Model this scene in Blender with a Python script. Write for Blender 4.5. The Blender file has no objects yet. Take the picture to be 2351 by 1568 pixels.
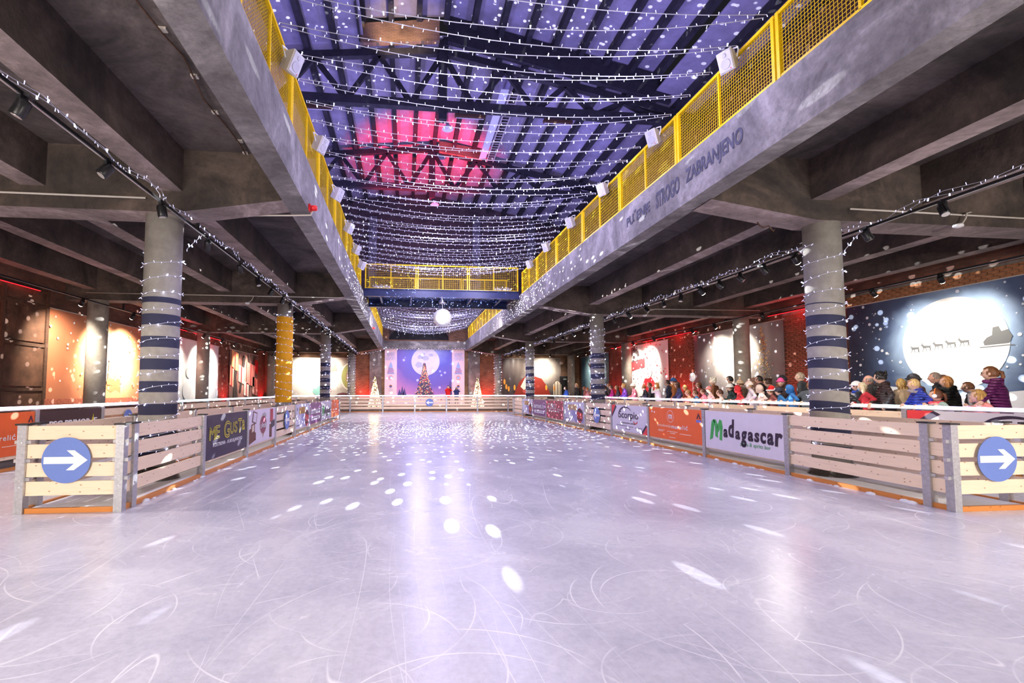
import bpy, bmesh, math, random
import numpy as np
from mathutils import Vector, Matrix
PI = math.pi
random.seed(7)
scene = bpy.context.scene
C = scene.collection

# ------------------------------------------------------------------ camera
cam_data = bpy.data.cameras.new('camera')
cam = bpy.data.objects.new('camera', cam_data)
C.objects.link(cam)
F_PX, CX, CY, W_PX, H_PX = 1084.7, 1045.2, 833.3, 2351, 1568
cam_data.sensor_fit = 'HORIZONTAL'
cam_data.sensor_width = 36.0
cam_data.lens = 36.0 * F_PX / W_PX
cam_data.shift_x = (W_PX / 2 - CX) / W_PX
cam_data.shift_y = (CY - H_PX / 2) / W_PX
cam_data.clip_start, cam_data.clip_end = 0.05, 300
YAW, PITCH = math.radians(6.013), math.radians(3.4055)
fwd = Vector((math.sin(YAW) * math.cos(PITCH), math.cos(YAW) * math.cos(PITCH), math.sin(PITCH)))
cam.rotation_euler = fwd.to_track_quat('-Z', 'Y').to_euler()
cam.location = (0, 0, 1.6)
scene.camera = cam

# ------------------------------------------------------------------ world and exposure
world = bpy.data.worlds.new('world')
scene.world = world
world.use_nodes = True
bg = world.node_tree.nodes['Background']
bg.inputs['Color'].default_value = (0.62, 0.58, 0.75, 1)
bg.inputs['Strength'].default_value = 0.02
vs = scene.view_settings
vs.view_transform = 'Standard'
vs.look = 'None'
vs.exposure = 0.0
vs.gamma = 1.0
vs.use_curve_mapping = False
scene.cycles.use_denoising = True
scene.cycles.adaptive_threshold = 0.08
scene.cycles.adaptive_min_samples = 8
scene.cycles.max_bounces = 3
scene.cycles.diffuse_bounces = 2
scene.cycles.glossy_bounces = 2
scene.cycles.transmission_bounces = 3
scene.cycles.transparent_max_bounces = 8
scene.cycles.sample_clamp_indirect = 4.0
scene.cycles.caustics_reflective = False
scene.cycles.caustics_refractive = False

def lamp(name, kind, loc, energy, color=(1, 1, 1), size=0.1, aim=None, spot=60, blend=0.4, parent=None, size_y=None):
    d = bpy.data.lights.new(name, kind)
    d.energy = energy
    d.color = color
    if kind == 'AREA':
        d.size = size
        if size_y:
            d.shape = 'RECTANGLE'
            d.size_y = size_y
    else:
        d.shadow_soft_size = size
    if kind == 'SPOT':
        d.spot_size = math.radians(spot)
        d.spot_blend = blend
    o = bpy.data.objects.new(name, d)
    C.objects.link(o)
    o.location = loc
    if aim is not None:
        o.rotation_euler = (Vector(aim) - Vector(loc)).to_track_quat('-Z', 'Y').to_euler()
    if parent is not None:
        o.parent = parent
        o.matrix_parent_inverse = Matrix.Translation(-Vector(parent.location))
    return o

# added further down: unseen blue fill lamps over the galleries that brighten the roof
# lamps of the hall behind and above the photographer: the lit entrance hall, and the work lights under the roof ridge
WARM, COOL, VIOLET = (1.0, 0.86, 0.72), (0.80, 0.84, 1.0), (0.60, 0.56, 1.0)
lamp('entrance_lamp', 'AREA', (-4.5, -3.5, 2.6), 1000, (1.0, 0.90, 0.80), 3.0, aim=(-4.5, 6, 0.9), size_y=1.0)
lamp('entrance_lamp', 'AREA', (9.0, -3.5, 2.6), 900, (1.0, 0.92, 0.84), 3.0, aim=(9.0, 6, 0.9), size_y=1.0)
for y in (-2, 4, 10):
    for x in (-0.6, 2.4):
        lamp('roof_lamp', 'SPOT', (x, y, 15.0), 560, (1.0, 0.93, 0.98), 0.35, aim=(x, y + 3.5, 0), spot=95, blend=0.6)
for x, y, z, e in ((-8.2, 7.0, 4.5, 480), (-8.2, 2.0, 4.5, 420), (10.6, 5.0, 4.5, 260), (10.6, 1.0, 4.5, 300), (-7.4, 13, 4.6, 260), (-7.4, 21, 4.6, 260), (-7.4, 30, 4.6, 260), (10.9, 13, 4.6, 220), (10.9, 22, 4.6, 260), (10.9, 31, 4.6, 260)):
    lamp('lane_lamp', 'SPOT', (x, y, z), e * 1.5, (1.0, 0.90, 0.82), 0.06, aim=(x * 0.75, y - 0.5, 0), spot=110, blend=0.5)
for x, y, ax in ((-6.5, 9, 0.5), (-6.5, 18, 0.5), (-6.5, 28, 0.5), (10.2, 9, 3.0), (10.2, 18, 3.0), (10.2, 28, 3.0)):  # unseen lamps added to tint and brighten the roof
    lamp('roof_fill', 'SPOT', (x, y, 6.6), 2500, (0.34, 0.30, 1.0), 0.3, aim=(ax + 1.0, y + 4, 18), spot=120, blend=0.6)
for y in (21.6, 31.2):
    lamp('roof_lamp', 'SPOT', (2.0, y, 14.4), 2600, (1.0, 0.92, 0.95), 0.25, aim=(2.0, y + 2.5, 0), spot=90, blend=0.6)

# ------------------------------------------------------------------ materials
def node(nt, kind, **kw):
    n = nt.nodes.new(kind)
    for k, v in kw.items():
        if k.startswith('i_'):
            n.inputs[k[2:].replace('_', ' ')].default_value = v
        else:
            setattr(n, k, v)
    return n

def newmat(name):
    m = bpy.data.materials.new(name)
    m.use_nodes = True
    nt = m.node_tree
    return m, nt, nt.nodes['Principled BSDF']

def c4(c):
    return (c[0], c[1], c[2], 1)

def srgb(r, g, b):
    f = lambda u: ((u / 255 + 0.055) / 1.055) ** 2.4 if u > 10 else u / 255 / 12.92
    return (f(r), f(g), f(b))

def ramp(nt, fac, stops):
    n = nt.nodes.new('ShaderNodeValToRGB')
    e = n.color_ramp.elements
    while len(e) < len(stops):
        e.new(0.5)
    for i, (p, c) in enumerate(stops):
        e[i].position = p
        e[i].color = c4(c)
    nt.links.new(fac, n.inputs['Fac'])
    return n.outputs['Color']

def M(name, col, rough=0.6, metal=0.0, var=0.0, vscale=6.0, bump=0.0, bscale=40.0, emit=None, estr=0.0, spec=None, sheen=0.0):
    m, nt, b = newmat(name)
    b.inputs['Base Color'].default_value = c4(col)
    b.inputs['Roughness'].default_value = rough
    b.inputs['Metallic'].default_value = metal
    if spec is not None:
        b.inputs['Specular IOR Level'].default_value = spec
    L = nt.links.new
    tc = None
    if var or bump:
        tc = node(nt, 'ShaderNodeTexCoord')
    if var:
        n = node(nt, 'ShaderNodeTexNoise', i_Scale=vscale, i_Detail=5.0, i_Roughness=0.65)
        L(tc.outputs['Object'], n.inputs['Vector'])
        lo = tuple(max(0, x * (1 - var)) for x in col)
        hi = tuple(min(1, x * (1 + var)) for x in col)
        L(ramp(nt, n.outputs['Fac'], [(0.3, lo), (0.7, hi)]), b.inputs['Base Color'])
    if bump:
        n = node(nt, 'ShaderNodeTexNoise', i_Scale=bscale, i_Detail=4.0)
        L(tc.outputs['Object'], n.inputs['Vector'])
        bp = node(nt, 'ShaderNodeBump', i_Strength=bump, i_Distance=0.02)
        L(n.outputs['Fac'], bp.inputs['Height'])
        L(bp.outputs['Normal'], b.inputs['Normal'])
    if emit is not None:
        b.inputs['Emission Color'].default_value = c4(emit)
        b.inputs['Emission Strength'].default_value = estr
        if estr > 0:
            m.cycles.emission_sampling = 'NONE'
    return m

def concrete(name, base, stain=(0.03, 0.025, 0.022), amount=0.5, board_axis=2, board=0.16, bstr=0.6):
    """board-marked concrete: large stains, mid speckle, faint shuttering lines"""
    m, nt, b = newmat(name)
    L = nt.links.new
    geo = node(nt, 'ShaderNodeNewGeometry')
    n1 = node(nt, 'ShaderNodeTexNoise', i_Scale=0.8, i_Detail=5.0, i_Roughness=0.68, i_Distortion=0.8)
    L(geo.outputs['Position'], n1.inputs['Vector'])
    n2 = node(nt, 'ShaderNodeTexNoise', i_Scale=9.0, i_Detail=3.0, i_Roughness=0.7)
    L(geo.outputs['Position'], n2.inputs['Vector'])
    lo = tuple(base[i] * (1 - amount) + stain[i] * amount for i in range(3))
    hi = tuple(min(1, base[i] * 1.8) for i in range(3))
    c1 = ramp(nt, n1.outputs['Fac'], [(0.34, lo), (0.5, base), (0.66, hi)])
    mx = node(nt, 'ShaderNodeMix', data_type='RGBA', blend_type='MULTIPLY')
    mx.inputs[0].default_value = 0.8
    L(c1, mx.inputs[6])
    L(ramp(nt, n2.outputs['Fac'], [(0.3, (0.6, 0.6, 0.6)), (0.65, (1, 1, 1))]), mx.inputs[7])
    L(mx.outputs[2], b.inputs['Base Color'])
    b.inputs['Roughness'].default_value = 0.85
    sep = node(nt, 'ShaderNodeSeparateXYZ')
    L(geo.outputs['Position'], sep.inputs[0])
    md = node(nt, 'ShaderNodeMath', operation='PINGPONG')
    md.inputs[1].default_value = board
    L(sep.outputs[board_axis], md.inputs[0])
    gt = node(nt, 'ShaderNodeMath', operation='GREATER_THAN')
    gt.inputs[1].default_value = 0.006
    L(md.outputs[0], gt.inputs[0])
    ad = node(nt, 'ShaderNodeMath', operation='MULTIPLY_ADD')
    ad.inputs[1].default_value = 0.5
    L(gt.outputs[0], ad.inputs[0])
    L(n2.outputs['Fac'], ad.inputs[2])
    bp = node(nt, 'ShaderNodeBump', i_Strength=bstr, i_Distance=0.02)
    L(ad.outputs[0], bp.inputs['Height'])
    L(bp.outputs['Normal'], b.inputs['Normal'])
    return m

def brickmat(name, axis, c1, c2, mortar, scale=1.0):
    m, nt, b = newmat(name)
    L = nt.links.new
    geo = node(nt, 'ShaderNodeNewGeometry')
    sep = node(nt, 'ShaderNodeSeparateXYZ')
    L(geo.outputs['Position'], sep.inputs[0])
    cb = node(nt, 'ShaderNodeCombineXYZ')
    L(sep.outputs[axis], cb.inputs[0])
    L(sep.outputs[2], cb.inputs[1])
    br = node(nt, 'ShaderNodeTexBrick', i_Scale=1.0, i_Mortar_Size=0.008, i_Brick_Width=0.26 * scale, i_Row_Height=0.08 * scale, i_Bias=-0.2)
    br.inputs['Color1'].default_value = c4(c1)
    br.inputs['Color2'].default_value = c4(c2)
    br.inputs['Mortar'].default_value = c4(mortar)
    L(cb.outputs[0], br.inputs['Vector'])
    n2 = node(nt, 'ShaderNodeTexNoise', i_Scale=1.3, i_Detail=6.0)
    L(geo.outputs['Position'], n2.inputs['Vector'])
    mx = node(nt, 'ShaderNodeMix', data_type='RGBA', blend_type='MULTIPLY')
    mx.inputs[0].default_value = 0.8
    L(br.outputs['Color'], mx.inputs[6])
    L(ramp(nt, n2.outputs['Fac'], [(0.3, (0.45, 0.45, 0.45)), (0.65, (1.1, 1.1, 1.1))]), mx.inputs[7])
    L(mx.outputs[2], b.inputs['Base Color'])
    b.inputs['Roughness'].default_value = 0.9
    bp = node(nt, 'ShaderNodeBump', i_Strength=0.6, i_Distance=0.02, invert=True)
    L(br.outputs['Fac'], bp.inputs['Height'])
    L(bp.outputs['Normal'], b.inputs['Normal'])
    return m

def pine(name, base, dark, rough=0.55):
    """planed pine: grain along local x, brown knots; every board its own cut"""
    m, nt, b = newmat(name)
    L = nt.links.new
    tc = node(nt, 'ShaderNodeTexCoord')
    oi = node(nt, 'ShaderNodeObjectInfo')
    off = node(nt, 'ShaderNodeVectorMath', operation='MULTIPLY_ADD')
    off.inputs[1].default_value = (1, 1, 1)
    sc = node(nt, 'ShaderNodeVectorMath', operation='SCALE')
    sc.inputs[0].default_value = (37, 11, 23)
    L(oi.outputs['Random'], sc.inputs['Scale'])
    L(tc.outputs['Object'], off.inputs[0])
    L(sc.outputs[0], off.inputs[2])
    mp = node(nt, 'ShaderNodeMapping')
    mp.inputs['Scale'].default_value = (1.2, 14, 22)
    L(off.outputs[0], mp.inputs['Vector'])
    n = node(nt, 'ShaderNodeTexNoise', i_Scale=1.6, i_Detail=5.0, i_Roughness=0.6, i_Distortion=1.0)
    L(mp.outputs[0], n.inputs['Vector'])
    sx = node(nt, 'ShaderNodeSeparateXYZ')
    L(off.outputs[0], sx.inputs[0])
    cx_ = node(nt, 'ShaderNodeCombineXYZ')
    zs_ = node(nt, 'ShaderNodeMath', operation='MULTIPLY')
    zs_.inputs[1].default_value = 1.7
    L(sx.outputs[2], zs_.inputs[0])
    L(sx.outputs[0], cx_.inputs[0])
    L(zs_.outputs[0], cx_.inputs[1])
    v = node(nt, 'ShaderNodeTexVoronoi', i_Scale=4.2, i_Randomness=1.0)
    v.voronoi_dimensions = '2D'
    L(cx_.outputs[0], v.inputs['Vector'])
    grain = ramp(nt, n.outputs['Fac'], [(0.3, tuple(x * 1.08 for x in base)), (0.6, base), (0.8, tuple(base[i] * 0.6 + dark[i] * 0.4 for i in range(3)))])
    mx = node(nt, 'ShaderNodeMix', data_type='RGBA')
    kn = ramp(nt, v.outputs['Distance'], [(0.03, (.8, .8, .8)), (0.075, (0, 0, 0))])
    L(kn, mx.inputs[0])
    L(grain, mx.inputs[6])
    mx.inputs[7].default_value = c4(dark)
    L(mx.outputs[2], b.inputs['Base Color'])
    b.inputs['Roughness'].default_value = rough
    return m

def striped(name, grey, dark, z_hi, pitch, duty, tilt=0.0, z_lo=-1.0):
    """round concrete column with painted bands up to z_hi"""
    m, nt, b = newmat(name)
    L = nt.links.new
    tc = node(nt, 'ShaderNodeTexCoord')
    sep = node(nt, 'ShaderNodeSeparateXYZ')
    L(tc.outputs['Object'], sep.inputs[0])
    zz = node(nt, 'ShaderNodeMath', operation='MULTIPLY_ADD')
    zz.inputs[1].default_value = tilt
    L(sep.outputs[0], zz.inputs[0])
    L(sep.outputs[2], zz.inputs[2])
    fr = node(nt, 'ShaderNodeMath', operation='MODULO')
    fr.inputs[1].default_value = pitch
    L(zz.outputs[0], fr.inputs[0])
    lt = node(nt, 'ShaderNodeMath', operation='LESS_THAN')
    lt.inputs[1].default_value = pitch * duty
    L(fr.outputs[0], lt.inputs[0])
    hi = node(nt, 'ShaderNodeMath', operation='LESS_THAN')
    hi.inputs[1].default_value = z_hi
    L(zz.outputs[0], hi.inputs[0])
    mu = node(nt, 'ShaderNodeMath', operation='MULTIPLY')
    L(lt.outputs[0], mu.inputs[0])
    L(hi.outputs[0], mu.inputs[1])
    n = node(nt, 'ShaderNodeTexNoise', i_Scale=5.0, i_Detail=7.0, i_Roughness=0.7)
    L(tc.outputs['Object'], n.inputs['Vector'])
    g = ramp(nt, n.outputs['Fac'], [(0.3, tuple(x * 0.78 for x in grey)), (0.7, tuple(x * 1.15 for x in grey))])
    mx = node(nt, 'ShaderNodeMix', data_type='RGBA')
    L(mu.outputs[0], mx.inputs[0])
    L(g, mx.inputs[6])
    mx.inputs[7].default_value = c4(dark)
    L(mx.outputs[2], b.inputs['Base Color'])
    b.inputs['Roughness'].default_value = 0.75
    bp = node(nt, 'ShaderNodeBump', i_Strength=0.15, i_Distance=0.02)
    L(n.outputs['Fac'], bp.inputs['Height'])
    L(bp.outputs['Normal'], b.inputs['Normal'])
    return m

def icemat():
    m, nt, b = newmat('ice')
    L = nt.links.new
    geo = node(nt, 'ShaderNodeNewGeometry')
    def fade(vec, scale, lo=.47, hi=.62):
        n3 = node(nt, 'ShaderNodeTexNoise', i_Scale=scale, i_Detail=2.0)
        L(vec, n3.inputs['Vector'])
        g = node(nt, 'ShaderNodeMapRange')
        g.inputs['From Min'].default_value = lo
        g.inputs['From Max'].default_value = hi
        L(n3.outputs['Fac'], g.inputs['Value'])
        return g.outputs[0]
    def thin(val, centre, eps):
        """1 on the line val == centre, fading to 0 at eps"""
        s = node(nt, 'ShaderNodeMath', operation='SUBTRACT')
        s.inputs[1].default_value = centre
        L(val, s.inputs[0])
        a = node(nt, 'ShaderNodeMath', operation='ABSOLUTE')
        L(s.outputs[0], a.inputs[0])
        k = node(nt, 'ShaderNodeMapRange')
        k.inputs['From Max'].default_value = eps
        k.inputs['To Min'].default_value = 1.0
        k.inputs['To Max'].default_value = 0.0
        L(a.outputs[0], k.inputs['Value'])
        return k.outputs[0]
    def mul(a, b_):
        m_ = node(nt, 'ShaderNodeMath', operation='MULTIPLY')
        L(a, m_.inputs[0]); L(b_, m_.inputs[1])
        return m_.outputs[0]
    def mapped(seed, stretch):
        mp = node(nt, 'ShaderNodeMapping')
        mp.inputs['Location'].default_value = (seed * 3.1, seed * 1.7, 0)
        mp.inputs['Scale'].default_value = stretch
        mp.inputs['Rotation'].default_value = (0, 0, seed)
        L(geo.outputs['Position'], mp.inputs['Vector'])
        return mp.outputs[0]
    outs = []
    for seed, sc_, rad in ((1.3, .42, .42), (2.6, .30, .30), (4.4, .62, .5), (5.2, .36, .55), (0.4, .85, .38), (3.1, .5, .33), (5.7, .7, .45)):   # turning arcs
        v_ = mapped(seed, (1, 1, 0))
        vo = node(nt, 'ShaderNodeTexVoronoi', i_Scale=sc_, i_Randomness=1.0)
        vo.voronoi_dimensions = '2D'
        L(v_, vo.inputs['Vector'])
        outs.append(mul(thin(vo.outputs['Distance'], rad, .0035 * sc_ / .42), fade(v_, 1.2)))
    for seed, sc_, st_ in ((0.9, .5, (2.4, .22, 1)), (2.2, .55, (2.6, .2, 1)), (3.5, .45, (2.2, .25, 1)), (5.9, .8, (1, 1, 1)), (1.6, .6, (2.8, .3, 1)), (4.6, .5, (3.0, .25, 1)), (0.2, .55, (2.5, .3, 1))):   # long straight strokes
        v_ = mapped(seed, st_)
        n_ = node(nt, 'ShaderNodeTexNoise', i_Scale=sc_, i_Detail=0.0)
        L(v_, n_.inputs['Vector'])
        outs.append(mul(thin(n_.outputs['Fac'], .5, .0022), fade(v_, 1.0)))
    acc = outs[0]
    for o in outs[1:]:
        mx = node(nt, 'ShaderNodeMath', operation='MAXIMUM')
        L(acc, mx.inputs[0])
        L(o, mx.inputs[1])
        acc = mx.outputs[0]
    big = node(nt, 'ShaderNodeTexNoise', i_Scale=0.6, i_Detail=5.0, i_Roughness=0.68, i_Distortion=0.6)
    L(geo.outputs['Position'], big.inputs['Vector'])
    fine = node(nt, 'ShaderNodeTexNoise', i_Scale=18.0, i_Detail=3.0, i_Roughness=0.75)
    L(geo.outputs['Position'], fine.inputs['Vector'])
    base = ramp(nt, big.outputs['Fac'], [(0.3, (0.48, 0.475, 0.57)), (0.5, (0.59, 0.58, 0.67)), (0.72, (0.72, 0.71, 0.77))])
    m1 = node(nt, 'ShaderNodeMix', data_type='RGBA', blend_type='MULTIPLY')
    m1.inputs[0].default_value = 0.6
    L(base, m1.inputs[6])
    L(ramp(nt, fine.outputs['Fac'], [(0.35, (0.8, 0.8, 0.82)), (0.62, (1, 1, 1))]), m1.inputs[7])
    m2 = node(nt, 'ShaderNodeMix', data_type='RGBA')
    f2 = node(nt, 'ShaderNodeMath', operation='MULTIPLY')
    f2.inputs[1].default_value = 0.7
    L(acc, f2.inputs[0])
    L(f2.outputs[0], m2.inputs[0])
    L(m1.outputs[2], m2.inputs[6])
    m2.inputs[7].default_value = (0.95, 0.94, 0.97, 1)
    L(m2.outputs[2], b.inputs['Base Color'])
    r = node(nt, 'ShaderNodeMapRange')
    r.inputs['To Min'].default_value = 0.16
    r.inputs['To Max'].default_value = 0.36
    L(big.outputs['Fac'], r.inputs['Value'])
    L(r.outputs[0], b.inputs['Roughness'])
    b.inputs['IOR'].default_value = 1.36
    bp = node(nt, 'ShaderNodeBump', i_Strength=0.12, i_Distance=0.01)
    L(fine.outputs['Fac'], bp.inputs['Height'])
    L(bp.outputs['Normal'], b.inputs['Normal'])
    return m

MT = {}
MT['ice'] = icemat()
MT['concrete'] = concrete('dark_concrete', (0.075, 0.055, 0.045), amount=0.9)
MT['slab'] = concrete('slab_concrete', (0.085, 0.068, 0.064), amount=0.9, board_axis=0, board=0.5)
MT['soffit'] = concrete('bounce_lit_soffit_concrete', (0.30, 0.235, 0.22), stain=(0.10, 0.08, 0.07), amount=0.6)  # paler than the sides: light bounced off the ice, put into the colour
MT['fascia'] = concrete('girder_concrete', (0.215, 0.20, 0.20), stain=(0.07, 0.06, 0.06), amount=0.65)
MT['pine'] = pine('pine', srgb(240, 214, 184), srgb(150, 88, 40))
MT['sill'] = pine('wet_pine', srgb(205, 130, 62), srgb(120, 60, 20), 0.4)
MT['galv'] = M('galvanised_steel', (0.52, 0.52, 0.54), 0.45, 0.75, var=0.18, vscale=30)
MT['black'] = M('black_plastic', (0.012, 0.012, 0.014), 0.45)
MT['cap'] = M('black_rubber_cap', (0.02, 0.018, 0.018), 0.6)
MT['steel'] = M('bright_steel', (0.7, 0.7, 0.7), 0.3, 0.9)
MT['yellow'] = M('yellow_paint', srgb(238, 196, 12), 0.42, var=0.08)
MT['navy_steel'] = M('navy_painted_steel', (0.018, 0.028, 0.10), 0.4, var=0.15)
MT['white_plastic'] = M('white_plastic', (0.72, 0.71, 0.73), 0.4)
MT['grille'] = M('white_speaker_grille', (0.52, 0.51, 0.55), 0.6, bump=0.3, bscale=300)
MT['pipe'] = M('painted_conduit', (0.55, 0.50, 0.45), 0.5)
MT['roof'] = M('roof_board', (0.32, 0.30, 0.38), 0.8, var=0.25, vscale=1.2)
MT['timber'] = M('dark_roof_timber', (0.03, 0.029, 0.034), 0.8, var=0.4, vscale=3)
MT['cable'] = M('white_cable', (0.55, 0.55, 0.66), 0.5)
MT['bulb'] = M('cold_white_led', (0.9, 0.9, 1), 0.4, emit=(0.55, 0.56, 1.0), estr=1.8)
MT['bulb_hot'] = M('bright_cold_white_led', (0.9, 0.9, 1), 0.4, emit=(0.6, 0.62, 1.0), estr=14.0)
MT['bulb_warm'] = M('warm_led', (1, .9, .6), 0.4, emit=(1.0, 0.72, 0.28), estr=14.0)
MT['led_rail'] = M('led_tube', (0.9, 0.9, 0.95), 0.4, emit=(0.93, 0.92, 1.0), estr=2.6)
MT['sign_blue'] = M('sign_blue', srgb(104, 128, 196), 0.45, var=0.05, vscale=60)
MT['sign_white'] = M('sign_white', (0.9, 0.88, 0.87), 0.5)
MT['deck'] = M('grey_floor', (0.16, 0.14, 0.13), 0.8, var=0.3, vscale=2)
MT['snow'] = M('ice_shavings', (0.82, 0.82, 0.86), 0.8, bump=0.5, bscale=60)
MT['red'] = M('red_plastic', (0.6, 0.01, 0.015), 0.35)
MT['rust'] = M('rusty_iron', (0.10, 0.05, 0.03), 0.8, 0.3, var=0.4, vscale=20)

# ------------------------------------------------------------------ mesh helpers
class MB:
    def __init__(s):
        s.v, s.f, s.m = [], [], []
    def add(s, vs_, fs, mi=0):
        o = len(s.v)
        s.v += [tuple(p) for p in vs_]
        for f in fs:
            s.f.append(tuple(i + o for i in f))
            s.m.append(mi)
    def box(s, c, d, mi=0, R=None):
        x, y, z = d[0] / 2, d[1] / 2, d[2] / 2
        p = [Vector(q) for q in ((-x, -y, -z), (x, -y, -z), (x, y, -z), (-x, y, -z), (-x, -y, z), (x, -y, z), (x, y, z), (-x, y, z))]
        if R is not None:
            p = [R @ q for q in p]
        c = Vector(c)
        s.add([q + c for q in p], [(0, 3, 2, 1), (4, 5, 6, 7), (0, 1, 5, 4), (1, 2, 6, 5), (2, 3, 7, 6), (3, 0, 4, 7)], mi)
        return s
    def span(s, a, b, mi=0):
        return s.box([(a[i] + b[i]) / 2 for i in range(3)], [abs(b[i] - a[i]) for i in range(3)], mi)
    def bar(s, a, b, w, h, mi=0):
        """rectangular bar from a to b"""
        a, b = Vector(a), Vector(b)
        d = (b - a)
        R = d.to_track_quat('X', 'Z').to_matrix()
        return s.box((a + b) / 2, (d.length, w, h), mi, R)
    def tube(s, path, r, n=6, mi=0, caps=True):
        path = [Vector(p) for p in path]
        rs = r if isinstance(r, (list, tuple)) else [r] * len(path)
        o = len(s.v)
        t0 = (path[1] - path[0]).normalized()
        u = t0.orthogonal().normalized()
        for i, p in enumerate(path):
            t = (path[min(i + 1, len(path) - 1)] - path[max(i - 1, 0)])
            if t.length < 1e-9:
                t = t0
            t.normalize()
            u = (u - t * u.dot(t))
            u = u.normalized() if u.length > 1e-6 else t.orthogonal().normalized()
            w = t.cross(u)
            for k in range(n):
                a = 2 * PI * k / n
                s.v.append(tuple(p + (u * math.cos(a) + w * math.sin(a)) * rs[i]))
        for i in range(len(path) - 1):
            for k in range(n):
                a, b_ = o + i * n + k, o + i * n + (k + 1) % n
                s.f.append((a, b_, b_ + n, a + n))
                s.m.append(mi)
        if caps:
            s.f.append(tuple(o + k for k in range(n))[::-1])
            s.m.append(mi)
            e = o + (len(path) - 1) * n
            s.f.append(tuple(e + k for k in range(n)))
            s.m.append(mi)
        return s
    def lathe(s, prof, n=20, c=(0, 0, 0), mi=0, R=None):
        """profile of (r, z) from bottom to top about local z"""
        o = len(s.v)
        c = Vector(c)
        for r, z in prof:
            for k in range(n):
                a = 2 * PI * k / n
                p = Vector((r * math.cos(a), r * math.sin(a), z))
                s.v.append(tuple((R @ p if R is not None else p) + c))
        for i in range(len(prof) - 1):
            for k in range(n):
                a, b_ = o + i * n + k, o + i * n + (k + 1) % n
                s.f.append((a, b_, b_ + n, a + n))
                s.m.append(mi)
        s.f.append(tuple(o + k for k in range(n))[::-1])
        s.m.append(mi)
        e = o + (len(prof) - 1) * n
        s.f.append(tuple(e + k for k in range(n)))
        s.m.append(mi)
        return s
    def ball(s, c, r, n=10, rings=6, mi=0):
        rr = r if isinstance(r, (tuple, list)) else (r, r, r)
        o = len(s.v)
        for i in range(1, rings):
            t = PI * i / rings
            for k in range(n):
                a = 2 * PI * k / n
                s.v.append((c[0] + rr[0] * math.sin(t) * math.cos(a), c[1] + rr[1] * math.sin(t) * math.sin(a), c[2] - rr[2] * math.cos(t)))
        b_, t_ = len(s.v), len(s.v) + 1
        s.v += [(c[0], c[1], c[2] - rr[2]), (c[0], c[1], c[2] + rr[2])]
        for i in range(rings - 2):
            for k in range(n):
                a, e = o + i * n + k, o + i * n + (k + 1) % n
                s.f.append((a, e, e + n, a + n)); s.m.append(mi)
        for k in range(n):
            s.f.append((b_, o + (k + 1) % n, o + k)); s.m.append(mi)
            e = o + (rings - 2) * n
            s.f.append((t_, e + k, e + (k + 1) % n)); s.m.append(mi)
        return s
    def plate(s, pts, y0, y1, mi=0):
        """polygon in the xz plane (seen from -y), thickness y0..y1"""
        n = len(pts)
        area = sum(pts[i][0] * pts[(i + 1) % n][1] - pts[(i + 1) % n][0] * pts[i][1] for i in range(n))
        if area < 0:
            pts = pts[::-1]
        vs_ = [(p[0], y0, p[1]) for p in pts] + [(p[0], y1, p[1]) for p in pts]
        fs = [tuple(range(n)), tuple(range(2 * n - 1, n - 1, -1))]
        fs += [(i, i + n, (i + 1) % n + n, (i + 1) % n) for i in range(n)]
        s.add(vs_, fs, mi)
        return s
    def mesh(s, name, mats, smooth=False):
        me = bpy.data.meshes.new(name)
        me.from_pydata(s.v, [], s.f)
        for m in (mats if isinstance(mats, (list, tuple)) else [mats]):
            me.materials.append(m)
        me.polygons.foreach_set('material_index', s.m)
        if smooth:
            me.polygons.foreach_set('use_smooth', [True] * len(s.f))
        me.update()
        return me
    def build(s, name, mats, parent=None, loc=(0, 0, 0), rotz=0, smooth=False):
        return obj(name, s.mesh(name, mats, smooth), parent, loc, rotz)

def obj(name, me, parent=None, loc=(0, 0, 0), rotz=0):
    o = bpy.data.objects.new(name, me)
    C.objects.link(o)
    o.location = loc
    o.rotation_euler = (0, 0, rotz)
    o.parent = parent
    return o

def tag(o, label, cat, group=None):
    o['label'] = label
    o['category'] = cat
    if group:
        o['group'] = group
    return o

def thing(name, label, cat, loc=(0, 0, 0), rotz=0, group=None):
    return tag(obj(name, None, None, loc, rotz), label, cat, group)

def struct(o, label=None):
    o['kind'] = 'structure'
    if label:
        o['label'] = label
    return o

def stuff(o):
    o['kind'] = 'stuff'
    return o

_txt = {}
def text_mesh(body, mat, bold=0.0, outline=0.0, shear=0.0, spacing=1.0):
    cu = bpy.data.curves.new('lettering', 'FONT')
    cu.body = body
    cu.align_x = 'LEFT'
    cu.shear = shear
    cu.space_character = spacing
    cu.resolution_u = 3
    if outline:
        cu.fill_mode = 'NONE'
        cu.bevel_depth = outline
        cu.bevel_resolution = 0
    else:
        cu.offset = bold
        cu.extrude = 0.004
    o = bpy.data.objects.new('lettering', cu)
    C.objects.link(o)
    dg = bpy.context.evaluated_depsgraph_get()
    me = bpy.data.meshes.new_from_object(o.evaluated_get(dg))
    bpy.data.objects.remove(o)
    me.materials.clear()
    me.materials.append(mat)
    return me

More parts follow.
